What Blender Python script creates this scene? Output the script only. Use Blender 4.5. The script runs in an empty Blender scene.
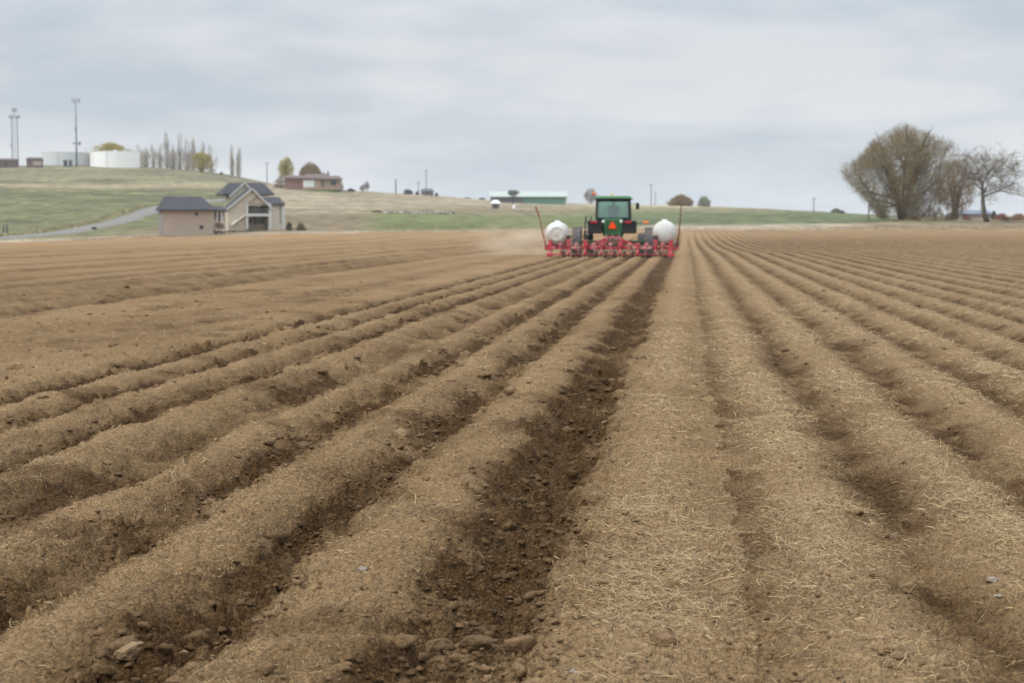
import bpy, math, random
import numpy as np
from mathutils import Vector, Matrix

R = math.radians
random.seed(7)
rng = np.random.default_rng(11)
scene = bpy.context.scene
COL = scene.collection

# ------------------------------------------------------------------ camera geometry
F, CX, CY, CAMH = 1700.0, 512.0, 341.5, 1.55
PITCH = math.atan((CY - 225.0) / F)
YAW = math.atan(174.0 / F * math.cos(PITCH))
cp, sp = math.cos(PITCH), math.sin(PITCH)
FW = (-math.sin(YAW), math.cos(YAW))
RT = (math.cos(YAW), math.sin(YAW))

def elev(y):
    b = -(np.asarray(y, float) - CY) / F
    return (-sp + b * cp) / (cp + b * sp)

def ground_xy(px, D):
    u = (px - CX) / F * cp
    return (D * FW[0] + u * D * RT[0], D * FW[1] + u * D * RT[1])

# ------------------------------------------------------------------ noise
def _hash(ix, iy, seed):
    h = (ix.astype(np.int64) * 374761393 + iy.astype(np.int64) * 668265263 + seed * 982451653) & 0xFFFFFFFF
    h = ((h ^ (h >> 13)) * 1274126177) & 0xFFFFFFFF
    h = ((h ^ (h >> 16)) * 2246822519) & 0xFFFFFFFF
    return ((h ^ (h >> 15)) & 0xFFFFFF) / float(0x1000000)

def vnoise(x, y, seed=0):
    ix, iy = np.floor(x), np.floor(y)
    fx, fy = x - ix, y - iy
    ix = ix.astype(np.int64); iy = iy.astype(np.int64)
    sx, sy = fx * fx * fx * (fx * (fx * 6 - 15) + 10), fy * fy * fy * (fy * (fy * 6 - 15) + 10)
    a, b = _hash(ix, iy, seed), _hash(ix + 1, iy, seed)
    c, d = _hash(ix, iy + 1, seed), _hash(ix + 1, iy + 1, seed)
    return (a + (b - a) * sx) * (1 - sy) + (c + (d - c) * sx) * sy - 0.5

def fbm(x, y, seed=0, octs=4, gain=0.5):
    t, a = 0.0, 1.0
    for i in range(octs):
        t = t + a * vnoise(x + i * 17.3, y - i * 9.1, seed + i)
        x, y, a = x * 2.03, y * 2.03, a * gain
    return t

def lumps(x, y, seed, rmin=0.2, rmax=0.55, prob=0.7):
    """field of rounded clods: 0 between, up to ~rmax on the tops (cell units)"""
    ix, iy = np.floor(x), np.floor(y)
    out = np.zeros_like(x)
    for dx in (-1, 0, 1):
        for dy in (-1, 0, 1):
            jx, jy = ix + dx, iy + dy
            qx = jx + _hash(jx, jy, seed); qy = jy + _hash(jx, jy, seed + 1)
            rr = rmin + (rmax - rmin) * _hash(jx, jy, seed + 2) ** 2
            on = _hash(jx, jy, seed + 3) < prob
            ang = _hash(jx, jy, seed + 4) * 6.283
            ca, sa = np.cos(ang), np.sin(ang)
            ux, uy = (x - qx), (y - qy)
            vx, vy = ux * ca + uy * sa, (-ux * sa + uy * ca) * 1.5
            d2 = rr * rr - vx * vx - vy * vy
            out = np.maximum(out, np.where(on & (d2 > 0), np.sqrt(np.maximum(d2, 0)), 0))
    return out

def sstep(a, b, x):
    t = np.clip((x - a) / (b - a), 0, 1)
    return t * t * (3 - 2 * t)

# ------------------------------------------------------------------ terrain
COLS = np.array([-400, 0, 90, 150, 215, 250, 285, 310, 350, 400, 450, 500, 560, 650, 700, 740, 800, 850, 900, 1024, 1400], float)
DS = np.array([240, 300, 420, 560, 700, 800, 1500, 3200], float)
TAB = np.array([
    # 240   300   420    560    700    800   1500  3200
    [243, 233, 212, 191, 176, 166, 200, 214],
    [242.5, 232.5, 211, 189, 175, 165.5, 200, 214],
    [240.5, 230, 210, 189, 174, 164.8, 200, 214],
    [238, 227.5, 208, 190, 176, 167, 200, 214],
    [236.3, 226, 208, 192, 178, 172, 202, 215],
    [235.2, 225, 210, 196, 183, 178, 203, 216],
    [233.6, 224.2, 211, 198, 187.6, 187, 205, 217],
    [233.4, 224, 211, 199, 187.6, 188, 206, 218],
    [233, 223.5, 211.5, 201, 191, 190.5, 207, 219],
    [232.8, 223, 212, 203, 194.5, 193.5, 208, 219],
    [232.6, 222.8, 212.5, 205, 198, 197, 210, 219],
    [232.4, 222.6, 213, 206.5, 202, 201.5, 212, 220],
    [232, 222.4, 213, 207.5, 203.8, 203.5, 213, 221],
    [231.6, 222.2, 213.5, 208, 205.3, 205.2, 215, 222],
    [231.2, 222.2, 214, 209, 206.4, 206.2, 216, 222],
    [231, 222, 214.5, 210, 208, 208, 217, 222],
    [230.6, 221.6, 215.5, 212.5, 211, 210.8, 219, 222.5],
    [230.2, 220.6, 217, 215, 214, 213.8, 220, 223],
    [229.8, 219.2, 217, 216.5, 216.2, 216, 221, 223],
    [229.2, 219.2, 217.6, 217.2, 217, 217, 221, 223],
    [229, 219.5, 218, 217.5, 217.5, 217.5, 221, 223]], float)
_gc = np.arange(-400, 1401, 10.0)
_k = np.exp(-0.5 * (np.arange(-4, 5) / 1.6) ** 2); _k /= _k.sum()
TABS = []
for j in range(len(DS)):
    v = np.interp(_gc, COLS, TAB[:, j])
    TABS.append(np.convolve(np.pad(v, 4, mode='edge'), _k, 'valid'))
TABS = np.array(TABS)

def colD(X, Y):
    r = np.sqrt(X * X + Y * Y) + 1e-6
    D = X * FW[0] + Y * FW[1]
    Dp = np.maximum(D, r * 0.55)
    u = (X * RT[0] + Y * RT[1]) / Dp
    return np.clip(CX + u * F / cp, -400, 1400), Dp

def terrain_y(px, D):
    ci = np.clip((px + 400) / 10.0, 0, len(_gc) - 1.001)
    c0 = ci.astype(int); cf = ci - c0
    di = np.clip(np.searchsorted(DS, D) - 1, 0, len(DS) - 2)
    df = np.clip((D - DS[di]) / (DS[di + 1] - DS[di]), 0, 1)
    g = lambda a, b: TABS[a, b]
    y = (g(di, c0) * (1 - cf) + g(di, c0 + 1) * cf) * (1 - df) + (g(di + 1, c0) * (1 - cf) + g(di + 1, c0 + 1) * cf) * df
    yflat = 225 + CAMH * F / 95.0
    t = np.clip((D - 95) / 145.0, 0, 1)
    y240 = g(0 * di, c0) * (1 - cf) + g(0 * di, c0 + 1) * cf
    ynear = yflat + (y240 - yflat) * t
    return np.where(D < 240, ynear, y)

def tz(X, Y):
    X = np.asarray(X, float); Y = np.asarray(Y, float)
    px, D = colD(X, Y)
    zz = CAMH + D * elev(terrain_y(px, D))
    return np.where(D < 95, 0.0, zz + 0.0)

def gz(px, D):
    x, y = ground_xy(px, D)
    return float(tz(np.array([x]), np.array([y]))[0])

def place(px, D):
    x, y = ground_xy(px, D)
    return Vector((x, y, gz(px, D)))

# ------------------------------------------------------------------ ploughed field
TR = [0.24, 1.10, 1.96, 2.80]
LT = [-0.79, -1.82, -2.66, -3.50, -4.30, -5.05, -5.82]

def field(X, Y):
    """height, moisture (0 dry .. 1 wet), straw cover (0..1), roughness of the tilled soil"""
    rr = np.sqrt(X * X + Y * Y)
    near = 1 - sstep(25, 70, rr)
    w = X + 0.05 * fbm(X * 0.35, Y * 0.16, 3, 3) + near * 0.085 * fbm(X * 3.4, Y * 2.6, 9, 4)
    h = np.zeros_like(X); moist = np.zeros_like(X); straw = np.zeros_like(X); rough = np.full_like(X, 0.3)
    # right hand ridges
    ph = (w - 0.24) / 0.862
    k = np.round(ph)
    t = ph - k
    ridge = (0.5 - 0.5 * np.cos(2 * np.pi * t)) ** 0.72
    amp = 0.095 + 0.025 * (_hash(np.floor(ph), np.zeros_like(ph), 5) - 0.5)
    hr = amp * ridge - 0.05
    sh = np.exp(-((w - 0.24) / 0.34) ** 2)
    hr = hr * (1 - 0.5 * sh) + 0.02 * sh
    mr = (0.62 - .10 * np.exp(-((w - 0.24) / 0.4) ** 2)) * (1 - ridge) ** .95
    sr = 0.10 + 0.90 * ridge ** 1.2
    # freshly opened rows, left
    hl = np.full_like(X, 0.07); ml = np.zeros_like(X); rl = np.full_like(X, 0.25)
    depth = [0.115, 0.075, 0.075, 0.095, 0.075, 0.075, 0.09]
    wid = [0.265, 0.19, 0.18, 0.29, 0.17, 0.16, 0.18]
    mo = [1.1, 1.0, 0.95, 0.55, 0.9, 0.85, 1.1]
    brk = 0.75 + 0.9 * fbm(X * 1.3, Y * 0.9, 17, 3)
    for i, x0 in enumerate(LT):
        d = w - x0
        g = np.exp(-(np.abs(d) / wid[i]) ** (3.2 if i == 0 else 2.2)) * np.clip(brk + .25, .5, 1.2)
        sh_ = np.exp(-(d / 0.34) ** 2) * (0 if i == 0 else .03)
        hl = np.minimum(hl, 0.07 - depth[i] * g - sh_)
        core = np.exp(-(np.abs(d + (.05 if i == 0 else 0)) / (wid[i] * (1.15 if i == 0 else .95))) ** 4) * mo[i]
        soft = .5 * np.exp(-((d + .08) / (wid[i] * 1.6)) ** 2) * min(1, mo[i])
        ml = np.maximum(ml, np.maximum(core * np.clip(brk + .3, .85 if i == 0 else .35, 1.1), soft))
        rl = np.maximum(rl, np.exp(-(np.abs(d) / (wid[i] * 1.5)) ** 3) * (1.0 if i != 3 else 0.6))
    for i in range(len(LT) - 1):
        c = 0.5 * (LT[i] + LT[i + 1])
        hl = hl + 0.015 * np.exp(-((w - c) / 0.25) ** 2)
    a = sstep(-0.56, -0.46, w + near * .26 * fbm(X * 4, Y * 2.6, 14, 4))
    # the pale band right of the wet furrow
    hr = np.where(w < 0.24, np.maximum(hr, 0.045 - 0.05 * sstep(-0.1, 0.24, w)), hr)
    sr = np.where(w < 0.24, np.maximum(sr * .6, 0.30), sr); mr = np.where(w < 0.24, mr * 0.3, mr)
    h = hl * (1 - a) + hr * a
    mr = mr + (.08 + .16 * sstep(1.5, 9, X) + .34 * sstep(40, 130, Y) * sstep(-1, 4, X)) * (1 - .5 * ridge)
    moist = ml * (1 - a) + mr * a
    straw = 0.19 * (1 - np.clip(ml, 0, 1)) * (1 - a) + sr * a
    rough = rl * (1 - a) + 0.30 * a
    # smooth strip still to be worked, then older furrows
    b = sstep(-6.05, -6.35, w)
    hu = 0.05 + 0.02 * fbm(X * 1.4, Y * 0.25, 21, 3)
    mu = np.zeros_like(X)
    for x0, am in ((-11.6, .10), (-12.7, .07), (-13.9, .11), (-16.5, .07), (-18.3, .09), (-22.0, .06), (-25.0, .08), (-31., .07), (-36., .07), (-44., .08)):
        s_ = 0.22 + 0.006 * abs(x0)
        g = np.exp(-((w - x0) / s_) ** 2)
        hu = hu - am * g + 0.6 * am * np.exp(-((w - x0 + 2.1 * s_) / s_) ** 2)
        mu = np.maximum(mu, 0.75 * g)
    mu = mu * (0.7 + 0.9 * fbm(X * 0.3, Y * 0.06, 25, 3))
    mu = mu + .10 + .55 * np.clip(fbm(w * .9, Y * .018, 27, 3) - .02, 0, 1)
    h = h * (1 - b) + hu * b; moist = moist * (1 - b) + mu * b
    straw = straw * (1 - b) + 0.05 * b; rough = rough * (1 - b) + 0.38 * b
    # clods
    m = (rr < 60) & (Y > 0)
    cl = np.zeros_like(X)
    xm, ym = X[m], Y[m]
    ro = rough[m]
    patch = 0.35 + 1.3 * np.clip(fbm(xm * 1.1, ym * 0.8, 31, 3) + 0.3, 0, 1)
    xd, yd = xm + .05 * fbm(xm * 11, ym * 10, 33, 3), ym + .05 * fbm(xm * 11 + 9, ym * 10, 36, 3)
    c1 = lumps(xd * 4.2, yd * 3.6, 40, .08, .40, .45) / 4.2
    c2 = lumps(xd * 10, yd * 9, 50, .10, .5, .6) / 10.0
    c3 = lumps(xd * 25, yd * 23, 60, .12, .55, .75) / 25.0
    fr_ = 1 - sstep(35, 60, rr[m])
    gr = 1 - 2 * np.abs(vnoise(xm * 19, ym * 17, 65)) * 2
    cl[m] = (c1 * 0.9 * np.clip(ro * 1.6 - 0.45, 0, 1) + c2 * 1.1 * np.clip(ro * 1.3 - .1, 0.06, 1) * patch + c3 * 0.8 * np.clip(ro + .3, 0, 1)
             + .007 * (ro + .25) * gr) * fr_
    pit = lumps(xd * 7, yd * 6.3, 75, .10, .45, .42) / 7.0
    cl[m] -= pit * 1.25 * np.clip(ro * 1.5 - .35, 0, 1) * fr_ * patch
    h = h + cl
    h = h + near * (0.014 + 0.055 * rough) * fbm(X * 2.3, Y * 1.6, 70, 5, .6) + near * (0.024 + .028 * rough) * fbm(X * 9, Y * 8, 80, 5, .68)
    h = h + 0.02 * fbm(X * 0.5, Y * 0.2, 90, 2)
    moist = moist * np.clip(1.0 + 0.9 * fbm(X * 3.1, Y * 2.2, 95, 3), 0.2, 1.3)
    moist = moist + near * np.clip(.95 * fbm(X * 1.9, Y * 1.3, 97, 4) - .06, 0, .5) * (1 - .5 * a)
    return h, np.clip(moist, 0, 1), np.clip(straw, 0, 1), rough

def fade(X, Y):
    r = np.sqrt(X * X + Y * Y)
    return 1 - sstep(150, 238, r)

def soil_z(X, Y):
    X = np.asarray(X, float); Y = np.asarray(Y, float)
    return tz(X, Y) + field(X, Y)[0] * fade(X, Y)

# ------------------------------------------------------------------ materials
def mat(name, col, rough=0.8, metal=0.0, var=0.12, scale=4.0, bump=0.0, bscale=30.0, spec=0.3, stain=None):
    m = bpy.data.materials.new(name); m.use_nodes = True
    nt = m.node_tree; b = nt.nodes['Principled BSDF']
    b.inputs['Roughness'].default_value = rough; b.inputs['Metallic'].default_value = metal
    b.inputs['Specular IOR Level'].default_value = spec
    tc = nt.nodes.new('ShaderNodeTexCoord')
    n = nt.nodes.new('ShaderNodeTexNoise'); n.inputs['Scale'].default_value = scale; n.inputs['Detail'].default_value = 6
    nt.links.new(tc.outputs['Object'], n.inputs['Vector'])
    mx = nt.nodes.new('ShaderNodeMix'); mx.data_type = 'RGBA'
    lo = [c * (1 - var * 1.6) for c in col]; hi = [min(1, c * (1 + var * 1.6)) for c in col]
    if stain: lo = list(stain)
    mx.inputs['A'].default_value = (*lo, 1); mx.inputs['B'].default_value = (*hi, 1)
    if stain:
        cr = nt.nodes.new('ShaderNodeValToRGB'); cr.color_ramp.elements[0].position = 0.36; cr.color_ramp.elements[1].position = 0.56
        nt.links.new(n.outputs['Fac'], cr.inputs['Fac']); nt.links.new(cr.outputs['Color'], mx.inputs['Factor'])
    else:
        nt.links.new(n.outputs['Fac'], mx.inputs['Factor'])
    nt.links.new(mx.outputs['Result'], b.inputs['Base Color'])
    if bump:
        n2 = nt.nodes.new('ShaderNodeTexNoise'); n2.inputs['Scale'].default_value = bscale; n2.inputs['Detail'].default_value = 5
        nt.links.new(tc.outputs['Object'], n2.inputs['Vector'])
        bp = nt.nodes.new('ShaderNodeBump'); bp.inputs['Strength'].default_value = bump; bp.inputs['Distance'].default_value = 0.05
        nt.links.new(n2.outputs['Fac'], bp.inputs['Height']); nt.links.new(bp.outputs['Normal'], b.inputs['Normal'])
    return m

def attr_mat(name, attr='tint', rough=0.9, var=0.25, scale=1.0, bump=0.0, bscale=8, bdist=.05):
    """base colour from a per-vertex land cover / leaf tone attribute, broken up with noise"""
    m = bpy.data.materials.new(name); m.use_nodes = True
    nt = m.node_tree; b = nt.nodes['Principled BSDF']; b.inputs['Roughness'].default_value = rough
    b.inputs['Specular IOR Level'].default_value = 0.15
    a = nt.nodes.new('ShaderNodeAttribute'); a.attribute_name = attr
    tc = nt.nodes.new('ShaderNodeTexCoord')
    n = nt.nodes.new('ShaderNodeTexNoise'); n.inputs['Scale'].default_value = scale; n.inputs['Detail'].default_value = 8
    nt.links.new(tc.outputs['Object'], n.inputs['Vector'])
    mr = nt.nodes.new('ShaderNodeMapRange'); mr.inputs['From Min'].default_value = .3; mr.inputs['From Max'].default_value = .7
    mr.inputs['To Min'].default_value = 1 - var; mr.inputs['To Max'].default_value = 1 + var
    nt.links.new(n.outputs['Fac'], mr.inputs['Value'])
    mx = nt.nodes.new('ShaderNodeMix'); mx.data_type = 'RGBA'; mx.blend_type = 'MULTIPLY'; mx.inputs['Factor'].default_value = 1
    nt.links.new(a.outputs['Color'], mx.inputs['A'])
    nt.links.new(mr.outputs['Result'], mx.inputs['B'])
    nt.links.new(mx.outputs['Result'], b.inputs['Base Color'])
    if bump:
        n2 = nt.nodes.new('ShaderNodeTexNoise'); n2.inputs['Scale'].default_value = bscale; n2.inputs['Detail'].default_value = 5
        nt.links.new(tc.outputs['Object'], n2.inputs['Vector'])
        bp = nt.nodes.new('ShaderNodeBump'); bp.inputs['Strength'].default_value = bump; bp.inputs['Distance'].default_value = bdist
        nt.links.new(n2.outputs['Fac'], bp.inputs['Height']); nt.links.new(bp.outputs['Normal'], b.inputs['Normal'])
    return m

def soil_mat():
    m = bpy.data.materials.new('tilled_soil'); m.use_nodes = True
    nt = m.node_tree; b = nt.nodes['Principled BSDF']; L = nt.links
    b.inputs['Roughness'].default_value = 0.95; b.inputs['Specular IOR Level'].default_value = 0.1
    N = lambda t: nt.nodes.new(t)
    tc = N('ShaderNodeTexCoord')
    am = N('ShaderNodeAttribute'); am.attribute_name = 'moist'
    ast = N('ShaderNodeAttribute'); ast.attribute_name = 'straw'
    def noise(scale, det=6, vec=None, rg=0.6):
        n = N('ShaderNodeTexNoise'); n.inputs['Scale'].default_value = scale; n.inputs['Detail'].default_value = det
        n.inputs['Roughness'].default_value = rg
        L.new(vec or tc.outputs['Object'], n.inputs['Vector']); return n
    def mix(fac, a, b_, blend='MIX'):
        x = N('ShaderNodeMix'); x.data_type = 'RGBA'; x.blend_type = blend
        for s, v in (('Factor', fac), ('A', a), ('B', b_)):
            if isinstance(v, (tuple, float, int)): x.inputs[s].default_value = v
            else: L.new(v, x.inputs[s])
        return x.outputs['Result']
    def ramp(src, p0, p1, v0=0.0, v1=1.0):
        r = N('ShaderNodeMapRange'); r.inputs['From Min'].default_value = p0; r.inputs['From Max'].default_value = p1
        r.inputs['To Min'].default_value = v0; r.inputs['To Max'].default_value = v1
        L.new(src, r.inputs['Value']); return r.outputs['Result']
    big = noise(0.22, 5); mid = noise(5, 8); fine = noise(55, 8, rg=.75)
    dry = mix(ramp(big.outputs['Fac'], .35, .65), (.268, .170, .082, 1), (.385, .258, .135, 1))
    strawsoil = mix(ramp(mid.outputs['Fac'], .35, .65), (.290, .192, .098, 1), (.40, .283, .157, 1))
    base = mix(ast.outputs['Fac'], dry, strawsoil)
    base = mix(ramp(mid.outputs['Fac'], .3, .7, 0, .5), base, (.205, .132, .070, 1))
    # bits of chaff
    ch = noise(150, 3); chs = ramp(ch.outputs['Fac'], .60, .70)
    mth = N('ShaderNodeMath'); mth.operation = 'MULTIPLY'
    L.new(chs, mth.inputs[0]); L.new(ramp(ast.outputs['Fac'], 0, 1, .25, .75), mth.inputs[1])
    base = mix(mth.outputs[0], base, (.48, .37, .215, 1))
    # damp soil
    ml = N('ShaderNodeMath'); ml.operation = 'MULTIPLY'
    L.new(am.outputs['Fac'], ml.inputs[0]); L.new(ramp(mid.outputs['Fac'], .3, .7, 1.35, .75), ml.inputs[1])
    wet = mix(ramp(fine.outputs['Fac'], .35, .65), (.040, .021, .008, 1), (.120, .066, .026, 1))
    base = mix(ml.outputs[0], base, wet)
    base = mix(1.0, base, mix(ramp(fine.outputs['Fac'], .3, .7), (.62, .60, .57, 1), (1.34, 1.34, 1.34, 1)), 'MULTIPLY')
    L.new(base, b.inputs['Base Color'])
    vo = N('ShaderNodeTexVoronoi'); vo.inputs['Scale'].default_value = 70; vo.inputs['Randomness'].default_value = 1
    vo2 = N('ShaderNodeTexVoronoi'); vo2.inputs['Scale'].default_value = 28
    dst = N('ShaderNodeVectorMath'); dst.operation = 'MULTIPLY_ADD'; L.new(noise(30, 3).outputs['Color'], dst.inputs[0]); dst.inputs[1].default_value = (.03, .03, .03); L.new(tc.outputs['Object'], dst.inputs[2])
    L.new(dst.outputs[0], vo.inputs['Vector']); L.new(dst.outputs[0], vo2.inputs['Vector'])
    vs_ = N('ShaderNodeMath'); vs_.operation = 'ADD'; L.new(vo.outputs['Distance'], vs_.inputs[0]); L.new(vo2.outputs['Distance'], vs_.inputs[1])
    hsv = N('ShaderNodeSeparateColor'); L.new(vo.outputs['Color'], hsv.inputs[0])
    base = mix(1.0, base, mix(hsv.outputs[0], (.80, .79, .78, 1), (1.20, 1.20, 1.20, 1)), 'MULTIPLY')
    L.new(base, b.inputs['Base Color'])
    b0 = N('ShaderNodeBump'); b0.invert = True; b0.inputs['Strength'].default_value = .8; b0.inputs['Distance'].default_value = .02
    L.new(vs_.outputs[0], b0.inputs['Height'])
    b1 = N('ShaderNodeBump'); b1.inputs['Strength'].default_value = .7; b1.inputs['Distance'].default_value = .02
    L.new(noise(38, 8, rg=.7).outputs['Fac'], b1.inputs['Height'])
    b2 = N('ShaderNodeBump'); b2.inputs['Strength'].default_value = .8; b2.inputs['Distance'].default_value = .07
    L.new(noise(9, 6, rg=.65).outputs['Fac'], b2.inputs['Height']); L.new(b2.outputs['Normal'], b1.inputs['Normal'])
    L.new(b1.outputs['Normal'], b0.inputs['Normal']); L.new(b0.outputs['Normal'], b.inputs['Normal'])
    return m

def glass_mat(name, tint=(.75, .88, .85), mixf=.22):
    m = bpy.data.materials.new(name); m.use_nodes = True
    nt = m.node_tree; nt.nodes.remove(nt.nodes['Principled BSDF'])
    t = nt.nodes.new('ShaderNodeBsdfTransparent'); t.inputs['Color'].default_value = (*tint, 1)
    g = nt.nodes.new('ShaderNodeBsdfGlossy'); g.inputs['Roughness'].default_value = .08; g.inputs['Color'].default_value = (.8, .9, .88, 1)
    x = nt.nodes.new('ShaderNodeMixShader'); x.inputs['Fac'].default_value = mixf
    nt.links.new(t.outputs[0], x.inputs[1]); nt.links.new(g.outputs[0], x.inputs[2])
    nt.links.new(x.outputs[0], nt.nodes['Material Output'].inputs['Surface'])
    return m

# ------------------------------------------------------------------ mesh builder
class MB:
    def __init__(s): s.v = []; s.f = []; s.c = []
    def add(s, vs, fs, col=None):
        o = len(s.v); s.v.extend([tuple(v) for v in vs]); s.f.extend([tuple(i + o for i in f) for f in fs])
        s.c.extend([col or (1, 1, 1)] * len(vs))
        return s
    def box(s, x0, x1, y0, y1, z0, z1, bev=0.0, col=None):
        b = min(bev, (x1 - x0) * .4, (y1 - y0) * .4, (z1 - z0) * .4)
        if b <= 0:
            vs = [(x, y, z) for z in (z0, z1) for y in (y0, y1) for x in (x0, x1)]
            fs = [(0, 2, 3, 1), (4, 5, 7, 6), (0, 1, 5, 4), (2, 6, 7, 3), (0, 4, 6, 2), (1, 3, 7, 5)]
            return s.add(vs, fs, col)
        rings = []
        def oct_(z, i):
            return [(x0 + i + b, y0 + i, z), (x1 - i - b, y0 + i, z), (x1 - i, y0 + i + b, z), (x1 - i, y1 - i - b, z), (x1 - i - b, y1 - i, z), (x0 + i + b, y1 - i, z), (x0 + i, y1 - i - b, z), (x0 + i, y0 + i + b, z)]
        vs = oct_(z0, b * .5) + oct_(z0 + b, 0) + oct_(z1 - b, 0) + oct_(z1, b * .5)
        fs = [tuple(range(7, -1, -1)), tuple(range(24, 32))]
        for k in range(3):
            for i in range(8):
                j = (i + 1) % 8; fs.append((k * 8 + i, k * 8 + j, k * 8 + 8 + j, k * 8 + 8 + i))
        return s.add(vs, fs, col)
    def tube(s, pts, rads, n=6, col=None, cap=True):
        pts = [Vector(p) for p in pts]
        if not isinstance(rads, (list, tuple)): rads = [rads] * len(pts)
        vs, fs = [], []
        for i, p in enumerate(pts):
            d = (pts[min(i + 1, len(pts) - 1)] - pts[max(i - 1, 0)])
            d = d.normalized() if d.length > 1e-9 else Vector((0, 0, 1))
            a = d.cross(Vector((0, 0, 1)) if abs(d.z) < .9 else Vector((1, 0, 0))).normalized(); b_ = d.cross(a)
            for k in range(n):
                t = 2 * math.pi * k / n
                vs.append(p + (a * math.cos(t) + b_ * math.sin(t)) * rads[i])
        for i in range(len(pts) - 1):
            for k in range(n):
                k2 = (k + 1) % n; fs.append((i * n + k, i * n + k2, (i + 1) * n + k2, (i + 1) * n + k))
        if cap: fs += [tuple(range(n - 1, -1, -1)), tuple(range((len(pts) - 1) * n, len(pts) * n))]
        return s.add(vs, fs, col)
    def lathe(s, prof, n=24, axis='Z', c=(0, 0, 0), col=None):
        """prof: (radius, along) list"""
        vs, fs = [], []
        for r_, h in prof:
            for k in range(n):
                t = 2 * math.pi * k / n; x, y = r_ * math.cos(t), r_ * math.sin(t)
                p = {'Z': (x, y, h), 'X': (h, x, y), 'Y': (x, h, y)}[axis]
                vs.append((p[0] + c[0], p[1] + c[1], p[2] + c[2]))
        for i in range(len(prof) - 1):
            for k in range(n):
                k2 = (k + 1) % n; fs.append((i * n + k, i * n + k2, (i + 1) * n + k2, (i + 1) * n + k))
        if prof[0][0] > 1e-6: fs.append(tuple(range(n - 1, -1, -1)))
        if prof[-1][0] > 1e-6: fs.append(tuple(range((len(prof) - 1) * n, len(prof) * n)))
        return s.add(vs, fs, col)
    def prism(s, poly, y0, y1, col=None):
        """poly in x,z extruded along y"""
        n = len(poly)
        vs = [(x, y0, z) for x, z in poly] + [(x, y1, z) for x, z in poly]
        fs = [tuple(range(n)), tuple(range(2 * n - 1, n - 1, -1))] + [(i, i + n, (i + 1) % n + n, (i + 1) % n) for i in range(n)]
        return s.add(vs, fs, col)
    def bar(s, p0, p1, w, h=None, col=None):
        h = h or w; p0, p1 = Vector(p0), Vector(p1); d = (p1 - p0).normalized()
        a = d.cross(Vector((0, 0, 1)) if abs(d.z) < .95 else Vector((0, 1, 0))).normalized() * w / 2; b_ = d.cross(a).normalized() * h / 2
        vs = [p + i * a + j * b_ for p in (p0, p1) for i, j in ((-1, -1), (1, -1), (1, 1), (-1, 1))]
        return s.add(vs, [(3, 2, 1, 0), (4, 5, 6, 7), (0, 1, 5, 4), (1, 2, 6, 5), (2, 3, 7, 6), (3, 0, 4, 7)], col)
    def build(s, name, m, parent=None, smooth=False, tint=False):
        me = bpy.data.meshes.new(name); me.from_pydata(s.v, [], s.f); me.update()
        if tint:
            a = me.color_attributes.new('tint', 'FLOAT_COLOR', 'POINT')
            arr = np.ones((len(s.v), 4), np.float32); arr[:, :3] = np.array(s.c, np.float32)
            a.data.foreach_set('color', arr.ravel())
        if smooth: me.polygons.foreach_set('use_smooth', [True] * len(me.polygons))
        import bmesh
        bm = bmesh.new(); bm.from_mesh(me); bmesh.ops.recalc_face_normals(bm, faces=bm.faces); bm.to_mesh(me); bm.free()
        me.materials.append(m)
        o = bpy.data.objects.new(name, me); COL.objects.link(o)
        if parent is not None: o.parent = parent
        return o

def tag(o, label=None, cat=None, group=None, kind=None):
    for k, v in (('label', label), ('category', cat), ('group', group), ('kind', kind)):
        if v: o[k] = v
    return o

def thing(name, label, cat, loc=(0, 0, 0), rz=0.0, group=None):
    o = bpy.data.objects.new(name, None); COL.objects.link(o); o.location = loc; o.rotation_euler = (0, 0, rz)
    return tag(o, label, cat, group)

def copy_tree(o, parent=None):
    c = o.copy(); COL.objects.link(c)
    if parent is not None: c.parent = parent
    for ch in list(o.children): copy_tree(ch, c)
    return c

def grid_obj(name, V, quads, m, attrs):
    me = bpy.data.meshes.new(name)
    me.vertices.add(len(V)); me.vertices.foreach_set('co', V.astype(np.float32).ravel())
    nq = len(quads)
    me.loops.add(nq * 4); me.loops.foreach_set('vertex_index', quads.astype(np.int32).ravel())
    me.polygons.add(nq); me.polygons.foreach_set('loop_start', np.arange(0, nq * 4, 4, dtype=np.int32))
    me.polygons.foreach_set('use_smooth', np.ones(nq, bool))
    for k, a in attrs.items():
        if a.ndim == 1:
            at = me.attributes.new(k, 'FLOAT', 'POINT'); at.data.foreach_set('value', a.astype(np.float32))
        else:
            at = me.color_attributes.new(k, 'FLOAT_COLOR', 'POINT')
            arr = np.ones((len(a), 4), np.float32); arr[:, :3] = a; at.data.foreach_set('color', arr.ravel())
    me.update(); me.validate()
    me.materials.append(m)
    o = bpy.data.objects.new(name, me); COL.objects.link(o)
    return o

# ------------------------------------------------------------------ ground sheets
cen = math.pi / 2 + YAW
fine_a = np.arange(-R(21.5), R(21.5), 0.00095)
coarse = np.linspace(R(21.5), 2 * math.pi - R(21.5), 90)
ANG = np.concatenate([fine_a, np.arange(R(21.5), R(52), .0035), np.linspace(R(52), 2 * math.pi - R(52), 70, endpoint=False), np.arange(-R(52), -R(21.5), .0035) + 2 * math.pi]) + cen
r1 = np.geomspace(0.4, 4.6, 14)[:-1]
r2 = 4.6 * np.exp(np.arange(0, math.log(18 / 4.6), 0.0026))
r3 = 18 * np.exp(np.arange(0, math.log(242 / 18), 0.0046))
RF = np.concatenate([r1, r2, r3, [242.0]])
RH = np.concatenate([[242.0], 242 * np.exp(np.arange(0.006, math.log(2900 / 242.), 0.006)), [2900.0]])

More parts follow.
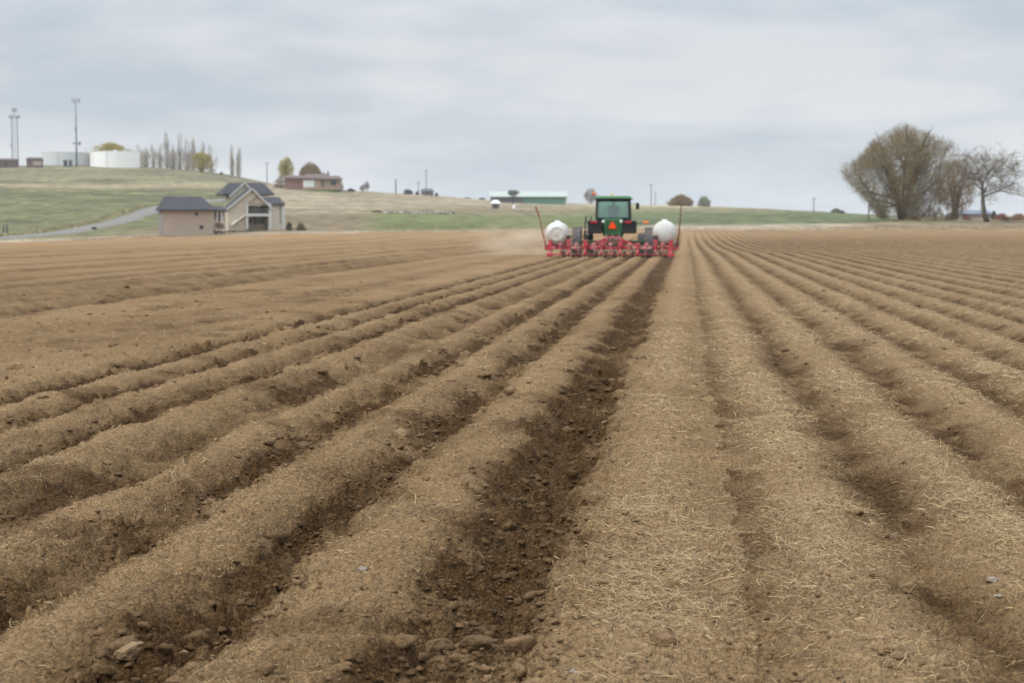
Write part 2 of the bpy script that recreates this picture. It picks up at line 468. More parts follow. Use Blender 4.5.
def polar(angs, rads):
    A, RR = np.meshgrid(angs, rads)
    X, Y = (RR * np.cos(A)).ravel(), (RR * np.sin(A)).ravel()
    na, nr = len(angs), len(rads)
    i = np.arange(nr - 1)[:, None]; j = np.arange(na)[None, :]; j2 = (j + 1) % na
    q = np.stack([i * na + j, i * na + j2, (i + 1) * na + j2, (i + 1) * na + j], -1).reshape(-1, 4)
    return X, Y, q[:, ::-1] if False else q

X, Y, Q = polar(ANG, RF)
h, moist, straw, rough_ = field(X, Y)
fd = fade(X, Y)
Z = tz(X, Y) + h * fd
soil_o = grid_obj('ploughed_field', np.stack([X, Y, Z], -1), Q[:, ::-1], soil_mat(), {'moist': moist * (.35 + .65 * fd), 'straw': straw})
# close the small hole under the camera
soil_o['kind'] = 'structure'

def srgb(r, g, b):
    f = lambda c: ((c / 255 + .055) / 1.055) ** 2.4 if c > 10 else c / 3295
    return np.array([f(r), f(g), f(b)])
KA = 0.60   # photo brightness -> base colour under this sky

def cover(X, Y):
    px, D = colD(X, Y)
    y = terrain_y(px, D)
    n1 = fbm(X * 0.012, Y * 0.012, 201, 4); n2 = fbm(X * 0.05, Y * 0.05, 210, 4)
    yy = y + 1.6 * n2 + 2.2 * n1
    def C(*c): return srgb(*c) * KA
    P = lambda x0, x1: sstep(x0, x1, px + 26 * n1)[:, None]
    Yb = lambda y0, y1: sstep(y0, y1, yy)[:, None]
    olive, pale, brown, green, tan, straw_, pink, lawn = C(124, 121, 90), C(172, 161, 126), C(136, 120, 94), C(120, 121, 84), C(170, 155, 128), C(190, 182, 146), C(170, 151, 128), C(98, 122, 62)
    # left hill
    c = np.tile(olive, (len(X), 1)) * (1 + .6 * n2[:, None] + .4 * n1[:, None])
    def lay(c, col, m): return c * (1 - m) + col * m
    streak = fbm(px * 0.02, y * 0.9, 230, 3)[:, None]
    c = lay(c, pale, np.clip(.5 + 1.4 * streak, 0, 1) * .45)
    c = lay(c, pale, Yb(181, 184) * (1 - Yb(186, 188)) * .9)
    c = lay(c, brown, Yb(186.5, 188) * (1 - Yb(189, 190.5)) * .8)
    c = lay(c, green * (1 + .6 * streak + .4 * n2[:, None]), Yb(189.5, 191.5))
    c = lay(c, C(128, 126, 92), Yb(222, 226) * .6)
    left = c
    # middle dry slope
    m_ = np.tile(tan, (len(X), 1)) * (1 + .35 * n2[:, None] + .3 * streak)
    m_ = lay(m_, C(132, 124, 92), Yb(209.5, 211) * (1 - Yb(213, 215)) * .75 * np.clip(.6 + 2 * n1[:, None], 0, 1))
    gr = P(350, 385)
    m_ = lay(m_, brown * (1 - gr) + C(122, 130, 82) * gr, Yb(213, 215.5) * .92)
    # right slope
    r_ = np.tile(straw_, (len(X), 1)) * (1 + .2 * n2[:, None])
    r_ = lay(r_, C(146, 136, 104), Yb(206.5, 209))
    r_ = lay(r_, C(112, 121, 84) * (1 + .25 * streak), Yb(211.0, 214))
    g2 = P(860, 925)
    r_ = lay(r_, C(168, 152, 120), g2 * (1 - Yb(221, 223)) * .8)
    c = left * (1 - P(235, 275)) + m_ * P(235, 275)
    c = c * (1 - P(540, 640)) + r_ * P(540, 640)
    # lawn before the brick bungalow
    lw = (sstep(300, 308, px) * (1 - sstep(335, 350, px)) * sstep(655, 668, D) * (1 - sstep(700, 712, D)))[:, None]
    c = lay(c, lawn, lw)
    # bare brown yard before the houses
    yd = (sstep(60, 180, px) * (1 - sstep(330, 380, px)) * sstep(246, 250, D) * (1 - sstep(275, 312, D + 14 * n2)))[:, None]
    c = lay(c, C(144, 128, 102) * (1 + .4 * n2[:, None]), yd * .95)
    # pale dry margin of the field
    e0 = 242 + 3 * n2
    ew = 262 - 6 * sstep(150, 300, px) + 30 * sstep(560, 680, px); ed = ((1 - sstep(ew - 6, ew + 6, D + 16 * n2)))[:, None]
    pr = P(820, 900); c = lay(c, (C(186, 170, 148) * (1 - pr) + C(150, 130, 104) * pr) * (1 + .7 * n2[:, None]), ed * .85)
    soilc = np.array([.235, .150, .082])
    c = lay(c, soilc, (1 - sstep(242.5, 246.5, D - 2 + 11 * n2 + 8 * n1))[:, None])
    return np.clip(c, .01, .9)

# far ground: coarser columns are enough
Xh, Yh, Qh = polar(np.concatenate([np.arange(-R(21.5), R(21.5), 0.00095)[::2], coarse]) + cen, RH)
pxh, Dh = colD(Xh, Yh)
Zh = tz(Xh, Yh) + sstep(260, 420, Dh) * (0.7 * fbm(Xh * .03, Yh * .03, 120, 3) + .25 * fbm(Xh * .12, Yh * .12, 130, 3)) * (1 - .7 * sstep(600, 900, Dh)) + .12 * fbm(Xh * .5, Yh * .5, 140, 2) * sstep(242, 246, Dh) - .02
hill = grid_obj('hills', np.stack([Xh, Yh, Zh], -1), Qh[:, ::-1], attr_mat('hill_grass', 'tint', .95, .5, .3, .6, 1.2, .3), {'tint': cover(Xh, Yh)})
hill['kind'] = 'structure'

# gravel lane climbing behind the houses
lane = [(-60, 238.2, 246), (0, 233.6, 262), (60, 229.2, 285), (95, 223.5, 315), (125, 216.5, 355), (152, 209.5, 405), (185, 203, 450), (215, 198.5, 490), (238, 196, 520)]
pts = []
for a_, b_ in zip(lane[:-1], lane[1:]):
    for t in np.linspace(0, 1, 24, endpoint=False):
        pts.append((a_[0] + (b_[0] - a_[0]) * t, a_[2] + (b_[2] - a_[2]) * t))
C2 = np.array([ground_xy(p, d) for p, d in pts])
T = np.gradient(C2, axis=0); T /= np.linalg.norm(T, axis=1)[:, None]
Nn = np.stack([-T[:, 1], T[:, 0]], -1)
def hill_z(X, Y):
    p_, d_ = colD(X, Y)
    return tz(X, Y) + sstep(260, 420, d_) * (0.7 * fbm(X * .03, Y * .03, 120, 3) + .25 * fbm(X * .12, Y * .12, 130, 3)) * (1 - .7 * sstep(600, 900, d_))
ws = np.linspace(-3.6, 3.6, 7)
RX = C2[:, None, :] + Nn[:, None, :] * ws[None, :, None]
rx, ry = RX[..., 0].ravel(), RX[..., 1].ravel()
rz_ = hill_z(rx, ry) + 0.16
rz_ = rz_.reshape(len(C2), 7); rz_[:, 0] -= .5; rz_[:, -1] -= .5
n_ = len(C2); ii = np.arange(n_ - 1)[:, None]; jj = np.arange(6)[None, :]
qq = np.stack([ii * 7 + jj, ii * 7 + jj + 1, (ii + 1) * 7 + jj + 1, (ii + 1) * 7 + jj], -1).reshape(-1, 4)
ro = grid_obj('gravel_road', np.stack([rx, ry, rz_.ravel()], -1), qq, mat('gravel', (.175, .162, .148), .95, var=.2, scale=.4, bump=.4, bscale=4), {})
ro['kind'] = 'structure'

# ------------------------------------------------------------------ straw and clods lying on the field
def wedge(n, d0, d1, power=1.0):
    """points in the camera's wedge, denser near"""
    t = rng.random(n)
    if power == 1: D = d0 * (d1 / d0) ** t
    else: D = (d0 ** (1 - power) + t * (d1 ** (1 - power) - d0 ** (1 - power))) ** (1 / (1 - power))
    u = rng.uniform(-.42, .42, n)
    return D * FW[0] + u * D * RT[0], D * FW[1] + u * D * RT[1], D

def straw_mesh(n):
    X, Y, D = wedge(int(n * 4.2), 4.9, 75, 1.12)
    h, mo, st, ro = field(X, Y)
    pat = np.clip(.62 + 1.8 * fbm(X * .9, Y * .7, 300, 3), .1, 1.3) * np.clip(.75 + 1.6 * fbm(X * 4.5, Y * 4.0, 306, 2), .08, 1.5)
    keep = rng.random(len(X)) < np.clip(st * pat * (1 - .75 * mo), 0, 1) * (1 - sstep(22, 74, D))
    X, Y, D = X[keep][:n], Y[keep][:n], D[keep][:n]
    n = len(X)
    Ln = rng.gamma(1.5, .017, n) + .012; Ln = np.clip(Ln, .012, .17) * np.where(X < -.4, .6, 1.0)
    wd = rng.uniform(.0005, .0013, n) * np.where(rng.random(n) < .12, 1.8, 1) * np.clip(D / 9.0, 1, 2.8); Ln = Ln * np.clip(D / 14.0, 1, 1.3)
    yaw = rng.uniform(0, 2 * np.pi, n)
    pit = np.abs(rng.normal(0, .42, n)); up = rng.random(n) < .10; pit[up] = rng.uniform(.5, 1.3, up.sum())
    dx, dy, dz = np.cos(yaw) * np.cos(pit), np.sin(yaw) * np.cos(pit), np.sin(pit)
    x2, y2 = X + dx * Ln, Y + dy * Ln
    z0 = soil_z(X, Y); z1 = soil_z(x2, y2)
    lift = rng.uniform(.001, .008, n)
    P0 = np.stack([X, Y, z0 + lift], -1)
    ze = np.where(up, z0 + dz * Ln, np.maximum(z1 + lift, z0 + dz * Ln * .85))
    P2 = np.stack([x2, y2, ze], -1)
    sag = rng.normal(0, .09, n) * Ln
    P1 = .5 * (P0 + P2); P1[:, 2] = np.maximum(P1[:, 2] + np.abs(sag) * .6, soil_z(P1[:, 0], P1[:, 1]) + .002)
    side = np.stack([-np.sin(yaw), np.cos(yaw), np.zeros(n)], -1)
    P1 += side * sag[:, None]
    upv = np.array([0, 0, 1.0])
    V = np.zeros((n, 9, 3))
    for k, (P, s) in enumerate(((P0, 1.0), (P1, 1.0), (P2, .7))):
        w_ = (wd * s)[:, None]
        V[:, k * 3] = P + side * w_; V[:, k * 3 + 1] = P - side * w_; V[:, k * 3 + 2] = P + upv * w_ * 1.3
    base = np.arange(n)[:, None, None] * 9
    q = np.array([(0, 3, 4, 1), (1, 4, 5, 2), (2, 5, 3, 0), (3, 6, 7, 4), (4, 7, 8, 5), (5, 8, 6, 3)])[None]
    quads = (base + q).reshape(-1, 4)
    tone = rng.random(n) * .8 + .2 * rng.random(n)
    c0, c1, c2 = np.array([.56, .42, .22]), np.array([.43, .33, .195]), np.array([.27, .19, .11])
    col = np.where((tone < .42)[:, None], c0, np.where((tone < .75)[:, None], c1, c2)) * rng.uniform(.75, 1.15, n)[:, None]
    col = np.repeat(col, 9, axis=0)
    o = grid_obj('straw', V.reshape(-1, 3), quads, attr_mat('straw_stalks', 'tint', .7, .12, 30), {'tint': col})
    return o
so = straw_mesh(165000)
tag(so, 'loose pale straw and chopped stalks scattered over the soil ridges', 'straw', kind='stuff')

import bmesh
def ico(sub=1):
    bm = bmesh.new(); bmesh.ops.create_icosphere(bm, subdivisions=sub, radius=1)
    v = np.array([x.co[:] for x in bm.verts]); f = np.array([[x.index for x in q.verts] for q in bm.faces]); bm.free()
    return v, f
IV, IF = ico(2)

def lump_shape(V, seed, amp=.35):
    r = np.random.default_rng(seed)
    out = V.copy()
    for _ in range(5):
        d = r.normal(size=3); d /= np.linalg.norm(d); k = r.uniform(.45, .8)
        s = out @ d; out = out - np.where(s > k, s - k, 0)[:, None] * d * .85
    p = r.uniform(0, 6, 3)
    nn = np.sin(V[:, 0] * 4 + p[0]) * np.sin(V[:, 1] * 5 + p[1]) * np.sin(V[:, 2] * 4 + p[2])
    return out * (1 + amp * .35 * nn[:, None]) * (1 + .22 * r.normal(size=(len(V), 1)) * (len(V) < 100))

def clod_mesh(n):
    X, Y, D = wedge(n * 8, 4.9, 48, 1.0)
    h, mo, st, ro = field(X, Y)
    keep = rng.random(len(X)) < np.clip(ro ** 2.5 * .8 + .012, 0, 1) * np.clip(.5 + 1.6 * fbm(X * .8, Y * .6, 320, 3), .05, 1)
    X, Y, D = X[keep][:n], Y[keep][:n], D[keep][:n]
    h, mo, st, ro = field(X, Y)
    n = len(X)
    shapes = [lump_shape(IV, k) for k in range(14)]
    s = np.clip(rng.gamma(1.1, .0062, n) + .0045, .0045, .05) * np.clip(D / 10, 1, 1.8)
    z = tz(X, Y) + h
    Vs = np.zeros((n, len(IV), 3)); yaw = rng.uniform(0, 6.28, n); sq = rng.uniform(.5, .8, n); el = rng.uniform(.8, 1.35, n)
    for i in range(n):
        v = shapes[i % 14] * (s[i] * el[i], s[i], s[i] * sq[i])
        c, s_ = math.cos(yaw[i]), math.sin(yaw[i])
        Vs[i, :, 0] = v[:, 0] * c - v[:, 1] * s_ + X[i]; Vs[i, :, 1] = v[:, 0] * s_ + v[:, 1] * c + Y[i]; Vs[i, :, 2] = v[:, 2] + z[i] + s[i] * .05
    fc = (np.arange(n)[:, None, None] * len(IV) + IF[None]).reshape(-1, 3)
    me = bpy.data.meshes.new('soil_clods'); me.vertices.add(n * len(IV)); me.vertices.foreach_set('co', Vs.astype(np.float32).ravel())
    me.loops.add(len(fc) * 3); me.loops.foreach_set('vertex_index', fc.astype(np.int32).ravel())
    me.polygons.add(len(fc)); me.polygons.foreach_set('loop_start', np.arange(0, len(fc) * 3, 3, dtype=np.int32))
    dry = np.array([.20, .125, .066]); wet = np.array([.085, .05, .021])
    w = np.clip(mo * .9 + rng.normal(0, .12, n), 0, 1)[:, None]
    col = (dry * (1 - w) + wet * w) * rng.uniform(.8, 1.2, n)[:, None]
    a = me.color_attributes.new('tint', 'FLOAT_COLOR', 'POINT'); arr = np.ones((n * len(IV), 4), np.float32); arr[:, :3] = np.repeat(col, len(IV), 0)
    a.data.foreach_set('color', arr.ravel())
    me.update(); me.validate(); me.materials.append(attr_mat('clod_soil', 'tint', .95, .25, 40, .8, 70, .02))
    o = bpy.data.objects.new('soil_clods', me); COL.objects.link(o)
    return o
tag(clod_mesh(13000), 'small broken clods of brown soil along the opened furrows', 'soil clods', kind='stuff')

CLODM = mat('dry_clod', (.25, .165, .085), .95, var=.25, scale=14, bump=.8, bscale=40)
CLODW = mat('damp_clod', (.12, .073, .033), .95, var=.3, scale=14, bump=.8, bscale=40)
STONEM = mat('grey_stone', (.24, .20, .155), .8, var=.2, scale=20, bump=.4, bscale=50)
def on_field(px, py):
    D = CAMH / -float(elev(py))
    for _ in range(6):
        x, y = ground_xy(px, D)
        # exact column for this row
        b = -(py - CY) / F
        u = (px - CX) / F / (cp + b * sp)
        x, y = D * FW[0] + u * D * RT[0], D * FW[1] + u * D * RT[1]
        z = float(soil_z(np.array([x]), np.array([y]))[0])
        D = (CAMH - z) / -float(elev(py))
    return x, y, z
def lump_thing(name, px, py, size, m, seed, label, cat, sq=.75):
    x, y, z = on_field(px, py)
    b = MB(); v = lump_shape(IV2, seed, .5) * (size * 1.25, size, size * sq)
    b.add(v, IF2)
    o = b.build(name, m, smooth=False); o.location = (x, y, z + size * sq * .35); o.rotation_euler = (0, 0, seed * 1.3)
    tag(o, label, cat)
IV2, IF2 = ico(3)
lump_thing('soil_clod', 131, 650, .05, CLODM, 3, 'pale dry clod lying on the bottom left ridge, largest there', 'soil clod')
lump_thing('soil_clod', 303, 441, .075, CLODW, 4, 'dark clod by a hole on the ridge in the left middle', 'soil clod')
lump_thing('soil_clod', 478, 652, .055, CLODW, 5, 'large angular clod in the bottom of the wide dark furrow', 'soil clod')
lump_thing('soil_clod', 400, 436, .06, CLODM, 6, 'rounded dry clod beside the second furrow left of the wide dark one', 'soil clod')
lump_thing('soil_clod', 440, 655, .05, CLODW, 8, 'dark broken clod on the left side of the wide dark furrow at the bottom', 'soil clod')
lump_thing('field_stone', 993, 582, .022, STONEM, 9, 'grey pebble on the straw ridge near the right edge', 'stone')
lump_thing('field_stone', 998, 598, .017, STONEM, 10, 'smaller pale pebble just below the grey pebble at the right edge', 'stone')
lump_thing('field_stone', 573, 672, .02, STONEM, 11, 'pale stone at the bottom beside the wide dark furrow', 'stone')
lump_thing('field_stone', 362, 571, .02, STONEM, 12, 'light flat stone on the ridge left of the wide dark furrow', 'stone')

# ------------------------------------------------------------------ shared materials
M = dict(
    green=mat('tractor_green', (.022, .105, .035), .45, var=.2, scale=3, spec=.5),
    roofgreen=mat('roof_green', (.10, .26, .10), .5, var=.15, scale=3),
    black=mat('black_plastic', (.018, .02, .022), .6, var=.3, scale=5),
    tyre=mat('tyre_rubber', (.085, .085, .088), .9, var=.3, scale=5, stain=(.16, .13, .10)),
    yellow=mat('rim_yellow', (.55, .40, .03), .5, var=.2, scale=5, stain=(.3, .22, .1)),
    red=mat('planter_red', (.36, .03, .048), .55, var=.25, scale=5, stain=(.27, .10, .09)),
    pink=mat('worn_red', (.52, .14, .15), .7, var=.2, scale=4, stain=(.45, .33, .28)),
    steel=mat('dull_steel', (.22, .21, .20), .5, metal=.6, var=.25, scale=6),
    disc=mat('earthy_steel', (.07, .055, .045), .7, metal=.2, var=.3, scale=6),
    tank=mat('white_tank_plastic', (.57, .58, .56), .5, var=.04, scale=1.3, stain=(.48, .45, .39)),
    amber=mat('amber_lens', (.85, .22, .03), .35, var=.05),
    redlens=mat('red_lens', (.5, .03, .04), .35, var=.05),
    white=mat('white_paint', (.72, .72, .70), .6, var=.06, scale=1.5),
    smv=mat('orange_reflector', (.95, .085, .004), .4, var=.03),
    glass=glass_mat('cab_glass', (.62, .82, .75), .2),
    shirt=mat('dark_jacket', (.035, .05, .055), .85, var=.2, scale=10),
    skin=mat('skin_tone', (.35, .20, .14), .6, var=.08),
    cap=mat('dark_cap', (.03, .05, .04), .8, var=.1),
    seat=mat('seat_fabric', (.03, .035, .03), .85, var=.2, scale=10),
)
M['bed'] = M['white']

# ------------------------------------------------------------------ tractor
TX, TY = -3.52, 83.0
tr = thing('tractor', 'green farm tractor with glass cab pulling the red planter over the field', 'tractor', (TX, TY, 0.02))
def wheel(parent, x, y, r, w, name='wheel', nl=20):
    e = MB()
    prof = [(r * .62, -w / 2 + .02), (r * .8, -w / 2), (r * .93, -w / 2 + .02), (r * .965, -w * .36), (r * .965, w * .36), (r * .93, w / 2 - .02), (r * .8, w / 2), (r * .62, w / 2 - .02)]
    e.lathe(prof + [prof[0]], 32, 'X')
    for k in range(nl):
        for sd in (-1, 1):
            a0 = 2 * math.pi * (k + (.5 if sd > 0 else 0)) / nl; a1 = a0 + .22
            p0 = (sd * w * .03, math.cos(a0) * r * .975, math.sin(a0) * r * .975); p1 = (sd * w * .48, math.cos(a1) * r * .955, math.sin(a1) * r * .955)
            e.bar(p0, p1, .05, .05)
    t = e.build('wheel', M['tyre'], parent); t.name = name; t.location = (x, y, r)
    d = MB(); sd = 1 if x > 0 else -1
    d.lathe([(.0, sd * -.02), (r * .25, sd * -.02), (r * .28, sd * .03), (r * .55, sd * .05), (r * .64, sd * (w / 2 - .05)), (r * .64, sd * (w / 2 - .02)), (r * .6, sd * (w / 2 - .02)), (r * .6, -sd * (w / 2 - .04)), (r * .64, -sd * (w / 2 - .03))], 24, 'X')
    for k in range(8):
        a = k * math.pi / 4; d.tube([(sd * -.03, math.cos(a) * r * .18, math.sin(a) * r * .18), (sd * .05, math.cos(a) * r * .18, math.sin(a) * r * .18)], .018, 6)
    d.build('rim', M['yellow'], t, True)
    return t
for sx in (-1, 1):
    wheel(tr, sx * 1.77, 0, .71, .44)
    wheel(tr, sx * 1.30, 2.55, .56, .34, 'front_wheel', 16)
b = MB(); b.tube([(-1.6, 0, .71), (1.6, 0, .71)], .07, 10); b.box(-.32, .32, -.25, .4, .5, .98, .06); b.build('rear_axle', M['green'], tr)
b = MB(); b.tube([(-1.2, 2.55, .56), (1.2, 2.55, .56)], .06, 8); b.box(-.2, .2, 2.35, 2.75, .45, .8, .04); b.build('front_axle', M['green'], tr)
b = MB()
b.box(-.5, .5, -.42, .5, 1.0, 1.86, .07); b.box(-.34, .34, .5, 3.3, .72, 1.15, .05)
b.prism([(-.34, 1.1), (.34, 1.1), (.46, 1.2), (.46, 1.62), (.34, 1.84), (-.34, 1.84), (-.46, 1.62), (-.46, 1.2)], 1.35, 3.45); b.build('body', M['green'], tr)
b = MB(); b.box(-.36, .36, 3.452, 3.50, 1.2, 1.7, .02); b.build('grille', M['black'], tr)
# cab shell: floor, posts, sills
b = MB()
b.box(-.80, .80, -.35, 1.3, 1.70, 1.82, .03)
for x in (-.80, .80):
    b.bar((x, -.33, 1.8), (x * .98, -.30, 2.76), .10, .10); b.bar((x, .45, 1.8), (x * .98, .42, 2.76), .05, .05); b.bar((x, 1.28, 1.8), (x * .96, 1.18, 2.76), .08, .08)
b.box(-.78, .78, -.36, -.28, 2.66, 2.76, .01); b.box(-.78, .78, -.37, -.29, 1.80, 1.90, .01)
cab = b.build('cab', M['black'], tr)
def pane(vs, par): p = MB(); n = (Vector(vs[1]) - Vector(vs[0])).cross(Vector(vs[2]) - Vector(vs[0])).normalized() * .006; p.add([Vector(v) + n for v in vs] + [Vector(v) - n for v in vs], [(0, 1, 2, 3), (7, 6, 5, 4), (0, 4, 5, 1), (1, 5, 6, 2), (2, 6, 7, 3), (3, 7, 4, 0)]); return p.build('window', M['glass'], par)
pane([(-.75, -.33, 1.9), (.75, -.33, 1.9), (.74, -.31, 2.66), (-.74, -.31, 2.66)], cab)
pane([(-.75, 1.29, 1.83), (.75, 1.29, 1.83), (.73, 1.20, 2.74), (-.73, 1.20, 2.74)], cab)
for x in (-.80, .80): pane([(x, -.27, 1.83), (x, 1.23, 1.83), (x * .98, 1.13, 2.74), (x * .98, -.25, 2.74)], cab)
b = MB(); b.box(-.93, .90, -.52, 1.45, 2.765, 2.87, .05); b.box(-.8, .8, -.3, 1.2, 2.872, 2.93, .03); b.build('roof', M['roofgreen'], tr)
b = MB(); b.box(-.88, .85, -.55, -.525, 2.77, 2.83, .01); b.build('roof_light_bar', M['black'], tr)
b = MB(); b.lathe([(0.0, 3.06), (.04, 3.05), (.05, 2.98), (.05, 2.934), (.0, 2.934)], 12, 'Z', (-.08, .3, 0)); b.build('beacon', mat('beacon_lens', (.6, .5, .08), .3), tr)
b = MB(); b.tube([(-.9, -.4, 2.86), (-.92, -.45, 3.0)], .015, 6); mast = b.build('warning_light_stalk', M['black'], tr)
b = MB(); b.lathe([(0, 3.13), (.07, 3.12), (.085, 3.03), (.06, 2.99), (0, 2.99)], 14, 'Z', (-.92, -.45, 0)); b.build('warning_light', M['amber'], mast)
# fenders
for sx in (-1, 1):
    b = MB()
    n = 10; pts_ = []
    for k in range(n + 1):
        a = R(15 + 150 * k / n); pts_.append((.62 * math.cos(a), 1.02 + .70 * math.sin(a)))
    x0, x1 = (-1.22, -.52) if sx < 0 else (.46, 1.12)
    vs, fs = [], []
    for yy, zz in pts_:
        for x in (x0, x1): vs += [(x, yy, zz), (x, yy * .93, zz - .06)]
    for k in range(n):
        o = k * 4; fs += [(o, o + 2, o + 6, o + 4), (o + 1, o + 5, o + 7, o + 3), (o, o + 4, o + 5, o + 1), (o + 2, o + 3, o + 7, o + 6)]
    fs += [(0, 1, 3, 2), (n * 4, n * 4 + 2, n * 4 + 3, n * 4 + 1)]
    b.add(vs, fs); b.box(x0 + .01, x1 - .01, -.58, -.2, 1.12, 1.60, .05); b.box(x0 - .01, x1 + .01, -.6, -.55, 1.58, 1.74, .02)
    fen = b.build('fender', M['black'], tr)
    c = (x0 + x1) / 2
    b = MB(); b.box(c - .2, c + .12, -.63, -.603, 1.62, 1.71, .01); b.build('tail_light', M['redlens'], fen)
    b = MB(); lx = x1 + .06 if sx < 0 else x0 - .06
    b.lathe([(0, -.66), (.06, -.655), (.075, -.62), (.05, -.56), (0, -.56)], 14, 'Y', (lx, 0, 1.70)); b.build('work_light', M['white'], fen)
b = MB(); b.tube([(1.05, -.5, 1.62), (1.62, -.5, 1.66)], .014, 6); arm = b.build('warning_light_arm', M['black'], tr)
b = MB(); b.box(1.45, 1.72, -.54, -.46, 1.61, 1.72, .02); b.build('warning_light', M['amber'], arm)
b = MB(); b.prism([(-.17, 1.36), (.13, 1.36), (.16, 1.40), (.01, 1.67), (-.05, 1.67), (-.20, 1.40)], -.47, -.452); sm = b.build('slow_vehicle_triangle', M['smv'], tr)
b = MB(); b.prism([(-.20, 1.34), (.16, 1.34), (.19, 1.39), (.02, 1.70), (-.06, 1.70), (-.23, 1.39)], -.450, -.435); b.build('triangle_border', M['redlens'], sm)
# steps and hand rails at the left
b = MB()
for x in (-1.42, -1.18): b.tube([(x, .95, .95), (x, .95, 1.6), (x + .05, .95, 1.95)], .035, 6)
for z in (.78, .98, 1.18): b.box(-1.48, -1.1, .8, 1.1, z, z + .05)
b.box(-1.48, -1.42, .8, 1.1, .75, 1.25); b.box(-1.14, -1.1, .8, 1.1, .75, 1.25); b.box(-1.5, -1.05, .85, 1.5, .84, 1.05, .03)
b.build('cab_steps', M['black'], tr)
for sx in (1,):
    b = MB(); b.tube([(sx * .82, 1.25, 2.6), (sx * 1.12, 1.3, 2.55)], .015, 6); b.box(sx * 1.14 - .08, sx * 1.14 + .08, 1.28, 1.33, 2.3, 2.62, .02); b.build('mirror', M['black'], tr)
b = MB(); b.tube([(.62, 1.9, 1.4), (.62, 1.9, 2.7), (.64, 1.85, 2.82)], .05, 10); b.build('exhaust_pipe', M['black'], tr)
b = MB(); b.box(-.26, .26, .12, .62, 1.86, 1.98, .04); b.box(-.25, .25, .08, .18, 1.98, 2.42, .04); b.build('operator_seat', M['seat'], tr)
b = MB(); b.tube([(0, 1.15, 1.82), (0, .98, 2.1)], .03, 6)
for k in range(16):
    a, a2 = 2 * math.pi * k / 16, 2 * math.pi * (k + 1) / 16
    b.tube([(.19 * math.cos(a), .96 + .08 * math.sin(a), 2.12 + .17 * math.sin(a)), (.19 * math.cos(a2), .96 + .08 * math.sin(a2), 2.12 + .17 * math.sin(a2))], .013, 5)
b.build('steering_wheel', M['black'], tr)
# three point hitch
b = MB()
for sx in (-1, 1): b.bar((sx * .3, -.2, .62), (sx * .42, -1.5, .52), .07, .09); b.bar((sx * .3, -.3, 1.2), (sx * .36, -.9, .6), .05)
b.bar((0, -.4, 1.05), (0, -1.75, .95), .06); b.build('three_point_hitch', M['steel'], tr)

# driver: one skinned body seated in the cab
def skinned(name, joints, bones, m, sub=1, parent=None):
    me = bpy.data.meshes.new(name); me.from_pydata([j[0] for j in joints], bones, []); me.update()
    o = bpy.data.objects.new(name, me); COL.objects.link(o)
    sm_ = o.modifiers.new('skin', 'SKIN'); ld = me.skin_vertices[0].data
    for i, j in enumerate(joints): ld[i].radius = (j[1], j[1] * (j[2] if len(j) > 2 else 1)); ld[i].use_root = (i == 0)
    sm_.use_smooth_shade = True
    ss = o.modifiers.new('subdiv', 'SUBSURF'); ss.levels = sub; ss.render_levels = sub
    me.materials.append(m)
    if parent: o.parent = parent
    return o
J = [((0, .32, 2.04), .15, .8), ((0, .31, 2.20), .155, .75), ((0, .32, 2.38), .17, .7), ((0, .34, 2.50), .08), ((0, .36, 2.56), .06), ((0, .38, 2.66), .095), ((0, .39, 2.74), .085),
     ((-.20, .33, 2.44), .075), ((-.27, .40, 2.22), .055), ((-.17, .68, 2.14), .042), ((-.14, .88, 2.19), .036),
     ((.20, .33, 2.44), .075), ((.27, .40, 2.22), .055), ((.17, .68, 2.14), .042), ((.14, .88, 2.19), .036),
     ((-.12, .40, 2.04), .095), ((-.15, .78, 2.06), .075), ((-.16, .92, 1.90), .055),
     ((.12, .40, 2.04), .095), ((.15, .78, 2.06), .075), ((.16, .92, 1.90), .055)]
B_ = [(0, 1), (1, 2), (2, 3), (3, 4), (4, 5), (5, 6), (2, 7), (7, 8), (8, 9), (9, 10), (2, 11), (11, 12), (12, 13), (13, 14), (0, 15), (15, 16), (16, 17), (0, 18), (18, 19), (19, 20)]
per = skinned('person', J, B_, M['shirt'])
per.location = (TX, TY, .02)
tag(per, 'driver in dark jacket and cap seated in the tractor cab, seen from behind', 'person')
b = MB(); b.lathe([(0, .115), (.06, .105), (.1, .06), (.112, 0), (.10, -.01), (0, -.01)], 16, 'Z', (0, .385, 2.70)); b.box(-.07, .07, .47, .58, 2.69, 2.705, .004); b.build('cap', M['cap'], per, True)
for sx in (-1, 1):
    b = MB()
    for k in range(4): b.tube([(sx * .14 + sx * (k - 1.5) * .018, .87, 2.20), (sx * .14 + sx * (k - 1.5) * .02, .93, 2.225 - .004 * k), (sx * .14 + sx * (k - 1.5) * .02, .965, 2.20)], [.011, .010, .008], 5)
    b.tube([(sx * .11, .86, 2.19), (sx * .08, .90, 2.20), (sx * .075, .93, 2.21)], [.013, .011, .009], 5)
    b.build('hand', M['skin'], per, True)

